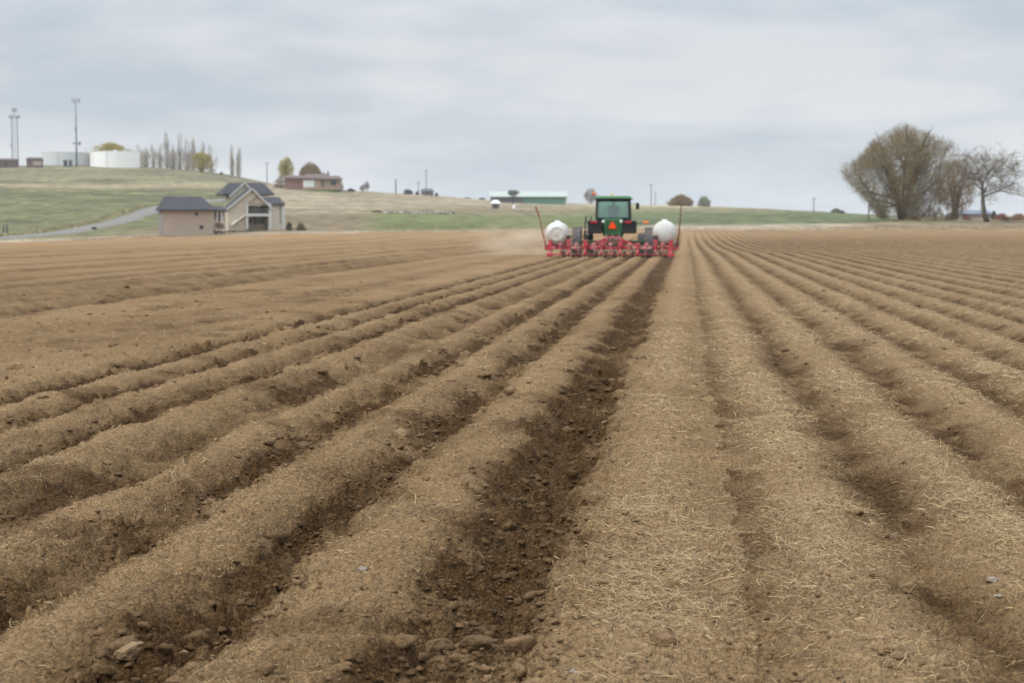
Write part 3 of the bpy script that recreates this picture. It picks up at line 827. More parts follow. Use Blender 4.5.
# ------------------------------------------------------------------ planter
PX, PY = -3.43, 80.2
pl = thing('potato_planter', 'wide red row planter with two white tanks behind the green tractor', 'planter', (PX, PY, 0.0))
b = MB(); b.box(-3.2, 3.12, -.07, .07, .40, .52, .01); b.build('toolbar', M['red'], pl)
b = MB(); b.box(-3.0, 3.0, .75, .87, .42, .53, .01)
for x in (-2.9, -1.5, -.5, .5, 1.5, 2.9): b.box(x - .04, x + .04, .07, .75, .43, .5)
b.build('front_bar', M['red'], pl)
b = MB(); b.box(-2.95, 2.75, -.52, -.47, .15, .20, .006)
for x in (-2.4, -1.6, -.8, 0, .8, 1.6, 2.4): b.bar((x, -.5, .2), (x, -.04, .44), .04)
b.build('lower_rail', M['red'], pl)
b = MB()
for x0, x1 in ((-2.0, -1.55), (.95, 1.85), (-1.0, -.75), (-2.95, -2.7)):
    b = MB(); b.box(x0, x1, -.16, -.075, .41, .56, .02); b.build('seed_tray', M['pink'], pl)
# centre A frame
b = MB()
for sx in (-1, 1):
    b.bar((sx * .55, -.02, .52), (sx * .22, .05, .98), .09); b.bar((sx * .22, .05, .98), (sx * .40, .75, .5), .06)
    b.bar((sx * .22, .02, .97), (sx * 1.25, .0, .52), .07, .09); b.bar((sx * .34, -.02, .9), (sx * .75, .0, .52), .05)
    b.bar((sx * .05, -.05, .95), (sx * .42, -.05, .55), .05)
b.box(-.34, .34, 0, .1, .93, 1.03, .02); b.box(-.46, .46, -.05, .05, .70, .76, .01); b.box(.34, .46, -.12, .0, .52, .92, .02); b.build('hitch_frame', M['red'], pl)
b = MB()
for i in range(5):
    x = -.3 + i * .15; b.tube([(x, .0, 1.0), (x + .06, -.12, .85), (x - .05, -.1, .6), (x, -.02, .5)], .018, 6)
b.build('hydraulic_hose', M['steel'], pl)
def unit(x, kind=0):
    u = MB(); u.box(x - .10, x + .10, -.22, .05, .53, .86 if kind == 0 else .72, .02); u.bar((x, -.1, .55), (x, -.45, .22), .07); u.box(x - .04, x + .04, -.3, -.2, .1, .6)
    o = u.build('row_unit', M['red'], pl)
    d = MB()
    for sx in (-1, 1):
        e = MB(); e.lathe([(0, .012), (.12, .03), (.20, .0), (.20, -.008), (.12, .02), (0, 0)], 18, 'X')
        rot = Matrix.Rotation(sx * R(24), 4, 'Z') @ Matrix.Rotation(R(8 * sx), 4, 'Y')
        d.add([rot @ Vector(v) + Vector((x + sx * .22, -.42, .15)) for v in e.v], e.f); d.bar((x + sx * .2, -.42, .15), (x + sx * .08, -.15, .45), .035)
    d.build('hilling_disc', M['disc'], o)
    w = MB(); w.lathe([(.0, -.05), (.10, -.06), (.17, -.05), (.18, 0), (.17, .05), (.10, .06), (0, .05)], 18, 'X', (x, -.2, .16)); w.build('press_wheel', M['disc'], o)
    if kind == 0:
        k = MB(); k.prism([(x - .07, .88), (x + .07, .88), (x + .12, 1.06), (x - .12, 1.06)], -.2, .02); k.build('seed_cup', M['disc'], o)
for x, k in ((-2.05, 0), (-1.28, 0), (-.52, 1), (.36, 1), (1.2, 1), (2.02, 0)): unit(x, k)
for sx, x in ((-1, -2.92), (1, 2.72)):
    b = MB(); b.box(x - .09, x + .09, -.2, .1, .3, .86, .02); b.bar((x, -.1, .4), (x, -.5, .12), .09); b.box(x - .16, x + .16, -.58, -.44, .06, .24, .03); b.build('end_hiller', M['red'], pl)
    b = MB(); b.box(x - .07, x + .07, -.12, .06, .862, 1.0, .02); b.tube([(x, -.03, 1.0), (x + .03, -.03, 1.08)], .03, 6); b.build('hydraulic_block', M['black'], pl)
for x in (-2.45, -1.7, -.9, -.08, .8, 1.6, 2.35):
    b = MB(); b.tube([(x, -.05, .5), (x + .05, -.25, .62), (x + .02, -.42, .35), (x, -.46, .1)], .022, 6); b.build('drop_hose', M['disc'], pl)
    b = MB(); b.box(x - .05, x + .05, -.12, -.076, .36, .72, .01); b.box(x - .11, x + .11, -.14, -.078, .60, .66, .01); b.build('bracket', M['pink'], pl)
    b = MB(); b.bar((x + .15, -.1, .44), (x + .15, -.36, .06), .05, .07); b.prism([(x + .08, .03), (x + .22, .03), (x + .19, .2), (x + .11, .2)], -.42, -.34); b.build('opener_shank', M['disc'], pl)
# marker arms
b = MB(); b.tube([(-3.12, 0, .45), (-3.32, .0, 1.25), (-3.47, 0, 1.95)], [.04, .03, .026], 6); b.tube([(-3.47, 0, 1.95), (-3.64, 0, 2.42)], [.042, .04], 6); b.box(-3.2, -3.04, -.06, .06, .36, .62, .01); b.build('marker_arm', mat('faded_red_arm', (.24, .045, .05), .6, var=.25), pl)
b = MB(); b.tube([(3.02, 0, .52), (3.12, 0, 1.3), (3.2, 0, 2.5)], [.045, .035, .028], 6); b.box(2.95, 3.1, -.06, .06, .42, .7, .01); b.build('marker_arm', mat('dark_red_arm', (.13, .035, .04), .6, var=.2), pl)
# tanks: horizontal barrels seen end on
for cx, cz, rr_ in ((-2.63, 1.14, .56), (2.43, 1.20, .56)):
    b = MB()
    prof = [(.0, -.60), (.20, -.585), (.38, -.54), (.5, -.45), (.56, -.34)] if cx > 0 else [(.0, -.60), (.15, -.595), (.30, -.575), (.31, -.582), (.33, -.58), (.34, -.565), (.44, -.52), (.52, -.44), (.56, -.34)]
    prof += [(.56, -.12), (.545, -.1), (.56, -.08), (.56, .2), (.545, .22), (.56, .24), (.56, .42), (.52, .54), (.4, .62), (0, .66)]
    b.lathe([(p * rr_ / .56, q + .15) for p, q in prof], 32, 'Y', (cx, .22, cz)); tk = b.build('tank', M['tank'], pl, True)
    b = MB(); b.lathe([(.13, cz + rr_ - .02), (.13, cz + rr_ + .04), (.11, cz + rr_ + .06), (0, cz + rr_ + .06)], 18, 'Z', (cx, .4, 0)); b.build('tank_lid', M['white'], tk)
    for yy in (.12, .62):
        b = MB(); b.box(cx - .42, cx + .42, yy - .04, yy + .04, cz - rr_ - .06, cz - rr_ + .02, .01)
        for sx in (-1, 1): b.bar((cx + sx * .38, yy, .48), (cx + sx * .38, yy, cz - .35), .05); b.bar((cx + sx * .38, yy, cz - .36), (cx + sx * .2, yy, cz - rr_ + .0), .05)
        b.build('tank_cradle', M['red'], pl)

# ------------------------------------------------------------------ dust thrown up beside the planter
IVd, IFd = ico(3)
b = MB(); b.add(IVd, IFd)
dm = bpy.data.materials.new('dust'); dm.use_nodes = True; nt = dm.node_tree; nt.nodes.remove(nt.nodes['Principled BSDF'])
pv = nt.nodes.new('ShaderNodeVolumePrincipled'); pv.inputs['Color'].default_value = (.82, .70, .55, 1)
tc = nt.nodes.new('ShaderNodeTexCoord'); ln = nt.nodes.new('ShaderNodeVectorMath'); ln.operation = 'LENGTH'
nt.links.new(tc.outputs['Object'], ln.inputs[0])
mr = nt.nodes.new('ShaderNodeMapRange'); mr.interpolation_type = 'SMOOTHSTEP'
mr.inputs['From Min'].default_value = 1.0; mr.inputs['From Max'].default_value = .1; mr.inputs['To Min'].default_value = 0; mr.inputs['To Max'].default_value = .30
nt.links.new(ln.outputs['Value'], mr.inputs['Value'])
ns = nt.nodes.new('ShaderNodeTexNoise'); ns.inputs['Scale'].default_value = 2.4; ns.inputs['Detail'].default_value = 3
nt.links.new(tc.outputs['Object'], ns.inputs['Vector'])
ml = nt.nodes.new('ShaderNodeMath'); ml.operation = 'MULTIPLY'; nt.links.new(mr.outputs[0], ml.inputs[0]); nt.links.new(ns.outputs['Fac'], ml.inputs[1])
nr = nt.nodes.new('ShaderNodeMapRange'); nr.inputs['From Min'].default_value = .38; nr.inputs['From Max'].default_value = .66; nr.inputs['To Max'].default_value = .8; nt.links.new(ns.outputs['Fac'], nr.inputs['Value']); nt.links.new(nr.outputs[0], ml.inputs[1])
nt.links.new(ml.outputs[0], pv.inputs['Density']); nt.links.new(pv.outputs[0], nt.nodes['Material Output'].inputs['Volume'])
du = b.build('dust', dm); du.location = (-8.2, 84.0, .75); du.scale = (3.4, 6.0, 1.25)
tag(du, 'thin tan dust drifting beside the left end of the planter', 'dust', kind='stuff')

# ------------------------------------------------------------------ trees
def mb_twig(mb, p0, p1, r0, r1, col): mb.tube([p0, p1], [r0, r1], 3, col, False)
BARK = attr_mat('bark', 'tint', .9, .25, 3)
LEAF = attr_mat('twigs_and_buds', 'tint', .85, .2, .6)

def tree(name, px, D, ytop, wpx, label, style, seed, group=None, ybase=None, cat='tree', rx=None, dens=1.0):
    rnd = random.Random(seed)
    base = place(px, D)
    yb = 225 - (base.z - CAMH) / D * F if ybase is None else ybase
    H = max((yb - ytop) / F * D, .8); W = wpx / F * D
    t = thing(name, label, cat, base - Vector((0, 0, .15)), rnd.uniform(0, 6.28), group)
    tb, cb = MB(), MB()
    bark, tw, leafs = style['bark'], style['twig'], style['leaf']
    S = H
    px_m = F / D
    minr = .16 / px_m * .5
    def var(c, v=.2): k = rnd.uniform(1 - v, 1 + v); return tuple(x * k for x in c)
    ends = []
    def grow(p, d, L, r, lev):
        nonlocal tb, cb
        n = 4 if lev < 2 else 3
        pts = [p]; rad = [r]; q = p.copy(); dd = d.copy()
        for i in range(n):
            dd = (dd + Vector((rnd.gauss(0, 1), rnd.gauss(0, 1), rnd.gauss(0, 1))) * style['wig'] + Vector((0, 0, style['up'] * (.06 if lev else .02)))).normalized()
            q = q + dd * (L / n); pts.append(q.copy()); rad.append(max(r * (1 - .62 * (i + 1) / n), minr * .7))
        if lev <= 2: tb.tube(pts, rad, 6 if lev < 2 else 4, var(bark, .15))
        else: cb.tube(pts, [max(x, minr) for x in rad], 3, var(tw, .25), False)
        if lev >= style['levels']:
            ends.append((pts, L)); return
        k = style['kids'][min(lev, len(style['kids']) - 1)]
        for j in range(k):
            f = style['from'][min(lev, 3)] + (1 - style['from'][min(lev, 3)]) * (j + rnd.random()) / k
            i0 = min(int(f * n), n - 1); fr = f * n - i0
            bp_ = pts[i0].lerp(pts[i0 + 1], fr)
            ax = (pts[i0 + 1] - pts[i0]).normalized()
            perp = ax.cross(Vector((rnd.gauss(0, 1), rnd.gauss(0, 1), rnd.gauss(0, 1)))).normalized()
            sprd = R(style['ang'] * rnd.uniform(.6, 1.3)) * (style.get('ang0', 1) if lev == 0 else 1)
            nd = (ax * math.cos(sprd) + perp * math.sin(sprd)).normalized()
            grow(bp_, nd, L * style['ratio'] * rnd.uniform(.75, 1.15) * (1.15 - .4 * f if lev == 0 else 1), max(rad[i0] * .58, minr), lev + 1)
    stems = style.get('stems', 1)
    best = None
    for trial in range(10):
        rnd.seed(seed + trial); tb, cb = MB(), MB(); ends.clear()
        for s in range(stems):
            a = 2 * math.pi * s / stems + rnd.random()
            lean = style.get('lean', 0) * rnd.uniform(.5, 1.2)
            grow(Vector((math.cos(a), math.sin(a), 0)) * (.02 * S if stems > 1 else 0), Vector((math.cos(a) * lean, math.sin(a) * lean, 1)).normalized(), S * style['trunk'], S * style['girth'] / math.sqrt(stems), 0)
        ar = np.array(cb.v); off = float(np.hypot(*ar[:, :2].mean(0))) / float(ar[:, 2].max())
        if best is None or off < best[0]: best = (off, tb, cb, list(ends))
    _, tb, cb, ends = best
    # short shoots and buds
    for pts, L in ends:
        for j in range(int(style['shoots'] * dens)):
            i0 = rnd.randrange(len(pts) - 1); p0 = pts[i0].lerp(pts[i0 + 1], rnd.random())
            d = (Vector((rnd.gauss(0, 1), rnd.gauss(0, 1), rnd.gauss(0, 1) + style['up'] * .5))).normalized() * L * rnd.uniform(.3, .8)
            p1 = p0 + d
            cb.tube([p0, p1], [minr, minr * .6], 3, var(tw, .25), False)
            for q in range(style['leaves']):
                c = p0.lerp(p1, rnd.uniform(.2, 1.05)) + Vector((rnd.gauss(0, 1), rnd.gauss(0, 1), rnd.gauss(0, 1))) * L * .12
                s = style['lsize'] * S * rnd.uniform(.5, 1.3)
                u = Vector((rnd.gauss(0, 1), rnd.gauss(0, 1), rnd.gauss(0, 1))).normalized() * s; v = u.cross(Vector((rnd.gauss(0, 1), rnd.gauss(0, 1), rnd.gauss(0, 1)))).normalized() * s * .6
                n_ = u.cross(v).normalized() * s * .12
                col = var(rnd.choice(leafs), .25)
                cb.add([c - u, c + v, c + u, c - v, c + n_ * 2], [(0, 1, 4), (1, 2, 4), (2, 3, 4), (3, 0, 4), (3, 2, 1, 0)], col)
    # fit to the photographed height and spread
    allv = np.array(tb.v + cb.v)
    hi = np.percentile(allv[:, 2], 99.6); rad = np.percentile(np.hypot(allv[:, 0], allv[:, 1]), 97)
    sz, sx = H / hi, (W / 2) / rad
    for mb in (tb, cb): mb.v = [(x * sx, y * sx, z * sz) for x, y, z in mb.v]
    tb.build('trunk', BARK, t, True, True)
    cb.build('crown', LEAF, t, False, True)
    return t


def noise3(p, ph):
    return (math.sin(p.x * 2.7 + ph) * math.sin(p.y * 3.1 + ph * 1.7) + math.sin(p.z * 3.7 + ph * .6) * math.sin(p.x * 4.3 - p.y * 3.9 + ph)) * .5

def vtree(name, px, D, ytop, wpx, label, cat, seed, prof, tw, leafs, bark, n=300, tl=(.05, .12), tr_=.02, leaves=2, ls=.15, stems=1, lean=.1, up=.3, lump=.28, gap=-.25, group=None, girth=.02, limbs=10, out0=-.3, edge=.5, plumes=0):
    """twigs and buds spread through a crown volume of the given height/radius profile, carried by tapered stems and limbs"""
    rnd = random.Random(seed)
    base = place(px, D); yb = 225 - (base.z - CAMH) / D * F
    H = max((yb - ytop) / F * D, .6); Rd = wpx / F * D / 2
    t = thing(name, label, cat, base - Vector((0, 0, .12)), rnd.uniform(0, 6.28), group)
    tb, cb = MB(), MB()
    hs = [q[0] for q in prof]; rs_ = [q[1] for q in prof]
    var = lambda c, v=.2: tuple(x * k for x in c) if (k := rnd.uniform(1 - v, 1 + v)) else c
    ph = rnd.uniform(0, 9)
    PL = [(rnd.uniform(-.6, .6), rnd.uniform(-.6, .6), rnd.uniform(.55, .92)) for _ in range(plumes)]
    if PL: PL[0] = (PL[0][0] * .4, PL[0][1] * .4, 1.0)
    def inside():
        if PL:
            ox, oy, hh = rnd.choice(PL); h_ = rnd.uniform(hs[0], 1.0); r_ = float(np.interp(h_, hs, rs_)) * rnd.uniform(.2, .5); a = rnd.uniform(0, 6.283)
            return Vector(((ox * h_ ** .6 + math.cos(a) * r_) * Rd, (oy * h_ ** .6 + math.sin(a) * r_) * Rd, h_ * hh * H))
        for _ in range(60):
            h_ = rnd.uniform(hs[0], 1.0); r_ = float(np.interp(h_, hs, rs_))
            a = rnd.uniform(0, 2 * math.pi); q = math.sqrt(rnd.random()) if rnd.random() > edge else rnd.uniform(.6, 1)
            if rnd.random() > r_: continue
            p = Vector((math.cos(a) * q * r_, math.sin(a) * q * r_, h_ * 2))
            nn = noise3(p * 1.6, ph)
            if nn < gap and rnd.random() < .85: continue
            k = 1 + lump * noise3(Vector((math.cos(a), math.sin(a), h_ * 2)) * 1.4, ph + 3) - lump * .3
            return Vector((p.x * Rd * k, p.y * Rd * k, h_ * H * (1 - .10 * q * q * (1 if h_ > .6 else 0))))
        return Vector((0, 0, H * .6))
    # stems and limbs
    sp_ = []
    for s_ in range(stems):
        a = 2 * math.pi * s_ / stems + rnd.random()
        tip = Vector((math.cos(a) * Rd * lean, math.sin(a) * Rd * lean, H * rnd.uniform(.72, .93)))
        b0 = Vector((math.cos(a), math.sin(a), 0)) * (Rd * .05 if stems > 1 else 0)
        pts = []; g = H * girth / math.sqrt(stems)
        for i in range(7):
            f = i / 6; q = b0.lerp(tip, f) + Vector((rnd.gauss(0, 1), rnd.gauss(0, 1), 0)) * Rd * .03 * f
            q.x *= (.45 + .55 * f); q.y *= (.45 + .55 * f); pts.append(q)
        rad = [max(g * (1.25 - 1.1 * i / 6) if i else g * 1.5, tr_ * .8) for i in range(7)]
        tb.tube(pts, rad, 7, var(bark, .12)); sp_.append((pts, rad))
    for k in range(limbs):
        pts, rad = sp_[k % stems]; i0 = rnd.randrange(1, 5); p0 = pts[i0].lerp(pts[i0 + 1], rnd.random()); tgt = inside()
        for _ in range(8):
            if tgt.z > p0.z + .08 * H: break
            tgt = inside()
        mid = p0.lerp(tgt, .5) + Vector((0, 0, -.03 * H)) + Vector((rnd.gauss(0, 1), rnd.gauss(0, 1), rnd.gauss(0, 1))) * Rd * .06
        q1 = p0.lerp(mid, .5) ; q2 = mid.lerp(tgt, .5)
        r0 = rad[i0] * .55
        lp = [p0, q1, mid, q2, tgt]; tb.tube(lp, [max(r0 * z, tr_) for z in (1, .8, .6, .4, .2)], 5, var(bark, .15))
        for j in range(4):
            f = rnd.uniform(.3, .95) * 4; i1 = min(int(f), 3); s0 = lp[i1].lerp(lp[i1 + 1], f - i1); t2 = s0.lerp(inside(), rnd.uniform(.25, .5))
            if t2.z < s0.z - .05 * H: continue
            cb.tube([s0, s0.lerp(t2, .5) + Vector((rnd.gauss(0, 1), rnd.gauss(0, 1), rnd.gauss(0, 1))) * Rd * .03, t2], [max(r0 * .3, tr_), max(r0 * .2, tr_), tr_], 4, var(bark, .2), False)
    org = Vector((0, 0, out0 * H))
    for i in range(n):
        p1 = inside(); L = H * rnd.uniform(*tl)
        d = (p1 - org).normalized() + Vector((rnd.gauss(0, .33), rnd.gauss(0, .33), rnd.gauss(0, .25) + up)); d.normalize()
        p0 = p1 - d * L; pm_ = p0.lerp(p1, .5) + Vector((rnd.gauss(0, 1), rnd.gauss(0, 1), rnd.gauss(0, 1))) * L * .08
        if p0.z < .02 * H: p0.z = .02 * H
        c = var(tw, .28)
        cb.tube([p0, pm_, p1], [tr_, tr_ * .8, tr_ * .4], 3, c, False)
        for q in range(leaves):
            cc = p0.lerp(p1, rnd.uniform(.2, 1.1)) + Vector((rnd.gauss(0, 1), rnd.gauss(0, 1), rnd.gauss(0, 1))) * L * .13
            s_ = ls * rnd.uniform(.5, 1.3)
            u = Vector((rnd.gauss(0, 1), rnd.gauss(0, 1), rnd.gauss(0, 1))).normalized() * s_; v = u.cross(Vector((rnd.gauss(0, 1), rnd.gauss(0, 1), rnd.gauss(0, 1)))).normalized() * s_ * .6
            n_ = u.cross(v).normalized() * s_ * .15
            cb.add([cc - u, cc + v, cc + u, cc - v, cc + n_ * 2], [(0, 1, 4), (1, 2, 4), (2, 3, 4), (3, 0, 4), (3, 2, 1, 0)], var(rnd.choice(leafs), .25))
    tb.build('trunk', BARK, t, True, True); cb.build('crown', LEAF, t, False, True)
    return t

G_ = dict(wig=.10, up=1.0, levels=3, kids=[9, 5, 4], ratio=.6, ang=42, trunk=.5, girth=.035, shoots=5, leaves=2, lsize=.012)
G_['from'] = [.35, .25, .2, .2]
def st(**k): d = dict(G_); d.update(k); return d
fr = lambda *a: {'from': list(a)}
BARE = st(bark=(.105, .088, .07), twig=(.20, .17, .13), leaf=[(.14, .115, .075)], trunk=.30, kids=[8, 5, 4, 3], levels=4, ratio=.74, ang=46, ang0=1.1, girth=.019, shoots=4, leaves=0, wig=.13, up=.45, **fr(.62, .25, .2, .2))
FAN = [(.04, .42), (.15, .70), (.3, .90), (.5, .98), (.68, 1.0), (.84, .78), (.94, .5), (1.0, .15)]
ROUND = [(.12, .35), (.25, .75), (.45, 1.0), (.65, .98), (.82, .75), (1.0, .2)]
DOME = [(.0, .85), (.15, 1.0), (.4, 1.0), (.65, .85), (.85, .55), (1.0, .15)]
COLUMN = [(.06, .5), (.18, .8), (.4, 1.0), (.65, .9), (.85, .62), (1.0, .18)]
LOLLY = [(.38, .3), (.48, .8), (.62, 1.0), (.8, .85), (1.0, .25)]
CONE = [(.02, .9), (.15, 1.0), (.5, .6), (1.0, .03)]
BK = (.10, .085, .07)
vtree('willow_tree', 902, 300, 120, 122, 'huge rounded many-stemmed tree with olive-brown budding twigs at the field corner', 'tree', 5, FAN, (.21, .165, .10), [(.25, .205, .08), (.205, .165, .08), (.29, .24, .09), (.21, .16, .105)], (.10, .082, .066), n=11000, tl=(.05, .13), tr_=.017, leaves=3, ls=.10, stems=9, lean=.55, up=.45, lump=.34, gap=-.22, girth=.05, limbs=60, out0=-.25, edge=.35)
vtree('budding_tree', 955, 312, 158, 52, 'smaller rusty-olive budding tree between the huge round tree and the bare tree', 'tree', 12, [(.15, .3), (.3, .75), (.5, 1.0), (.75, .8), (1, .2)], (.26, .19, .125), [(.29, .235, .10), (.27, .19, .115)], (.12, .09, .075), n=1700, tl=(.06, .14), tr_=.02, leaves=2, ls=.10, stems=3, lean=.4, gap=-.1, girth=.05, limbs=26)
tree('bare_tree', 987, 288, 147.5, 100, 'bare spreading tree with dark forked trunk right of the huge round tree', BARE, 27)
CON = dict(prof=CONE, tw=(.06, .075, .055), leafs=[(.05, .07, .05), (.075, .085, .065)], bark=(.09, .07, .06), n=260, tl=(.05, .12), tr_=.03, leaves=3, ls=.22, up=-.1, lump=.15, gap=-2)
def S(tw, leafs, **k):
    d = dict(prof=DOME, tw=tw, leafs=leafs, bark=BK, n=240, tl=(.12, .3), tr_=.025, leaves=3, ls=.17, stems=4, lean=.5, gap=-.4, limbs=8, girth=.03); d.update(k); return d
GRN = S((.16, .14, .085), [(.15, .155, .08), (.19, .175, .10)])
DRK = S((.11, .10, .09), [(.085, .09, .065), (.11, .10, .085)])
RED = S((.40, .20, .15), [(.44, .21, .16), (.36, .19, .14), (.40, .29, .20)])
RUST = S((.22, .15, .09), [(.28, .18, .09), (.23, .155, .08), (.25, .20, .10)])
vtree('conifer', 994, 330, 209.5, 7, 'small dark conifer just behind the bare spreading tree', 'tree', 2, **CON)
for px, D, yt, w, lb in ((1001, 300, 212, 17, 'reddish twiggy shrub right of the bare spreading tree trunk'), (1018, 298, 212, 19, 'reddish twiggy shrub at the right edge of the photo'), (967, 296, 214, 9, 'low reddish brush directly left of the bare tree trunk')):
    vtree('shrub', px, D, yt, w, lb, 'shrub', int(px), group='reddish shrubs under the right trees', **{**RED, 'n': 420, 'ls': .10, 'lump': .7, 'gap': -.05})
for px, D, yt, w, lb in ((950, 297, 211, 16, 'low brown scrub directly left of the low pale house'), (915, 294, 214, 14, 'low tan scrub in front of the huge round tree trunks'), (1008, 292, 216, 22, 'low tan scrub in front of the reddish shrubs on the right'), (935, 296, 203, 26, 'thin brown undergrowth shrub at the right foot of the huge round tree')):
    vtree('shrub', px, D, yt, w, lb, 'shrub', int(px), **{**RUST, 'n': 330, 'ls': .08, 'leaves': 1, 'gap': -.1})
POPS = [(131, 150, 14, 'short bushy poplar right behind the end of the bright white tank'), (140, 147, 13, 'thin bare poplar first past the bright white tank'), (147, 149, 12, 'bare poplar second past the bright white tank'),
        (154, 146, 14, 'bare poplar third past the bright white tank'), (161, 146, 12, 'bare poplar just left of the tall left one'), (168, 133.5, 12, 'tall narrow bare poplar, left of the two tallest'),
        (174.5, 146, 9, 'short bare poplar between the two tallest poplars'), (180.5, 133, 12, 'tall narrow bare poplar, right of the two tallest'), (188, 140, 14, 'bare poplar next right of the two tallest poplars'),
        (194, 137, 10, 'bare poplar directly left of the yellow-green tree'), (203, 143, 14, 'bare poplar rising behind the yellow-green tree'), (212, 147, 15, 'last bare poplar of the row, right of the yellow-green tree'),
        (232.5, 145, 9, 'left one of the lone pair of bare poplars'), (239, 148, 10, 'right one of the lone pair of bare poplars')]
for px, yt, w, lb in POPS:
    vtree('poplar_tree', px, 800 + (px * 7 % 18), yt - 3, w, lb, 'tree', int(px * 3), COLUMN, (.40, .36, .31), [(.40, .38, .24), (.36, .31, .25)], (.28, .25, .22), n=330, tl=(.08, .22), tr_=.035, leaves=1, ls=.20, stems=3, lean=.45, up=1.0, lump=.9, gap=-.06, group='bare poplars on the left hill', plumes=4, girth=.022, limbs=14, out0=-1.0, edge=.2)
for px, yt, w, lb in ((145, 150, 24, 'pale olive gauzy tree low among the poplars nearest the bright tank'), (172, 149, 22, 'pale olive gauzy tree low around the foot of the two tallest poplars'), (190, 150, 22, 'pale olive gauzy tree just left of the yellow-green tree')):
    vtree('budding_tree', px, 812, yt, w, lb, 'tree', int(px), ROUND, (.36, .32, .25), [(.40, .37, .20), (.35, .31, .22)], (.25, .22, .19), n=380, tl=(.08, .2), tr_=.03, leaves=2, ls=.16, stems=3, lean=.5, up=.9, lump=.9, gap=-.05, limbs=14)
YEL = dict(tw=(.24, .19, .09), leafs=[(.50, .41, .07), (.42, .34, .07), (.33, .28, .09)], bark=(.14, .115, .09), n=700, tl=(.06, .15), tr_=.03, leaves=4, ls=.22, stems=2, lean=.3, gap=-.08, lump=.75, limbs=18, girth=.03)
vtree('yellow_tree', 202, 784, 150, 24, 'yellow-green rounded tree in front of the bare poplars on the left hill', 'tree', 3, ROUND, **{**YEL, 'n': 950, 'ls': .26, 'lump': 1.1, 'gap': -.03})
vtree('yellow_tree', 112, 830, 142, 48, 'wide yellow-green tree showing above the bright white tank', 'tree', 4, [(0, .9), (.5, 1), (.8, .85), (.93, .6), (1, .3)], **{**YEL, 'n': 2600, 'gap': -.12, 'ls': .3})
vtree('yellow_tree', 286.5, 705, 155.5, 20, 'tall yellow-green tree left of the brick bungalow', 'tree', 6, [(.3, .5), (.45, .8), (.65, 1.0), (.85, .85), (1, .35)], **{**YEL, 'gap': -.12})
vtree('shrub', 281, 690, 175, 16, 'low brownish shrub under the tall yellow-green tree', 'shrub', 8, **{**RUST, 'n': 360})
vtree('round_tree', 311, 716, 161.5, 25, 'dense round brown tree behind the brick bungalow', 'tree', 9, [(0, .8), (.3, 1), (.6, .97), (.8, .82), (.92, .6), (1, .35)], **{**{k: v for k, v in RUST.items() if k != 'prof'}, 'n': 1900, 'tl': (.06, .14), 'gap': -.6, 'ls': .28, 'lump': .12})
vtree('conifer', 328.5, 714, 169, 10, 'small dark conifer behind the right end of the bungalow roof', 'tree', 5, **CON)
vtree('shrub', 340, 690, 178.5, 9, 'dark shrub at the right end of the brick bungalow', 'shrub', 15, **DRK)
SAP = dict(prof=LOLLY, tw=(.2, .19, .18), leafs=[(.17, .17, .16)], bark=(.13, .12, .12), n=130, tl=(.12, .3), tr_=.03, leaves=2, ls=.16, gap=-.3)
vtree('bare_sapling', 362.5, 690, 184.5, 7, 'shorter grey bare sapling on the dry slope, left one of two', 'tree', 31, **SAP)
vtree('bare_sapling', 367, 700, 180, 8, 'taller grey bare sapling on the dry slope, right one of two', 'tree', 33, **SAP)
for px, D, yt, w, stl, lb in ((351, 690, 188, 9, DRK, 'low dark shrub between the bungalow and the bare saplings'), (408, 790, 188.5, 11, DRK, 'round dark shrub on the skyline between two utility poles'), (467, 800, 198, 8, DRK, 'small dark skyline shrub left of the green shed, left one'), (482, 800, 197.5, 8, DRK, 'small dark skyline shrub next to the green shed, right one'),
                             (836, 690, 207.5, 12, GRN, 'pale green shrub on the skyline left of the huge round tree'), (842, 688, 210, 6, DRK, 'small dark shrub beside the pale green skyline shrub'), (681, 690, 193.5, 28, RUST, 'broad domed rust-brown bush on the skyline right of the tractor'), (704, 690, 194.5, 15, GRN, 'smaller olive bush beside the broad rust-brown bush'),
                             (277, 700, 184, 5, DRK, 'tiny dark shrub left of the tall yellow-green tree'), (301, 256, 221.5, 9, GRN, 'low green shrub right of the gabled house'), (289, 258, 221, 5, DRK, 'small dark shrub at the right wall of the gabled house'), (222, 790, 172, 3, DRK, 'tiny dark bush left of the lone poplar pair'),
                             (94, 300, 226.5, 5, DRK, 'dark green shrub beside the gravel lane'), (417.5, 790, 191, 4.5, DRK, 'narrow dark shrub at the left end of the skyline farmstead'), (377, 410, 210.0, 12, GRN, 'olive shrub left of the pale rubble on the dry slope'), (436.5, 786, 192.5, 4, DRK, 'narrow dark shrub at the right end of the skyline farmstead')):
    vtree('shrub', px, D, yt, w, lb, 'shrub', int(px * 5), **{**stl, 'n': 1700 if w > 20 else 420, 'ls': .26 if w > 20 else .2})
vtree('bare_tree', 590.5, 690, 186.5, 17, 'small round purplish-brown tree on the skyline left of the tractor cab', 'tree', 41, [(.2, .4), (.4, .9), (.6, 1.0), (.8, .8), (1, .25)], (.19, .15, .135), [(.19, .14, .125), (.16, .125, .11)], (.11, .09, .08), n=420, tl=(.08, .2), tr_=.03, leaves=2, ls=.17, stems=2, lean=.3, gap=-.2)
vtree('dark_tree', 513, 640, 188.5, 13, 'flat-topped dark tree in front of the long green shed', 'tree', 44, [(.72, .5), (.8, 1.0), (.92, 1.0), (1, .6)], (.12, .13, .11), [(.17, .19, .16)], (.10, .09, .085), n=160, tl=(.1, .2), tr_=.04, leaves=3, ls=.22, gap=-.5, up=0)

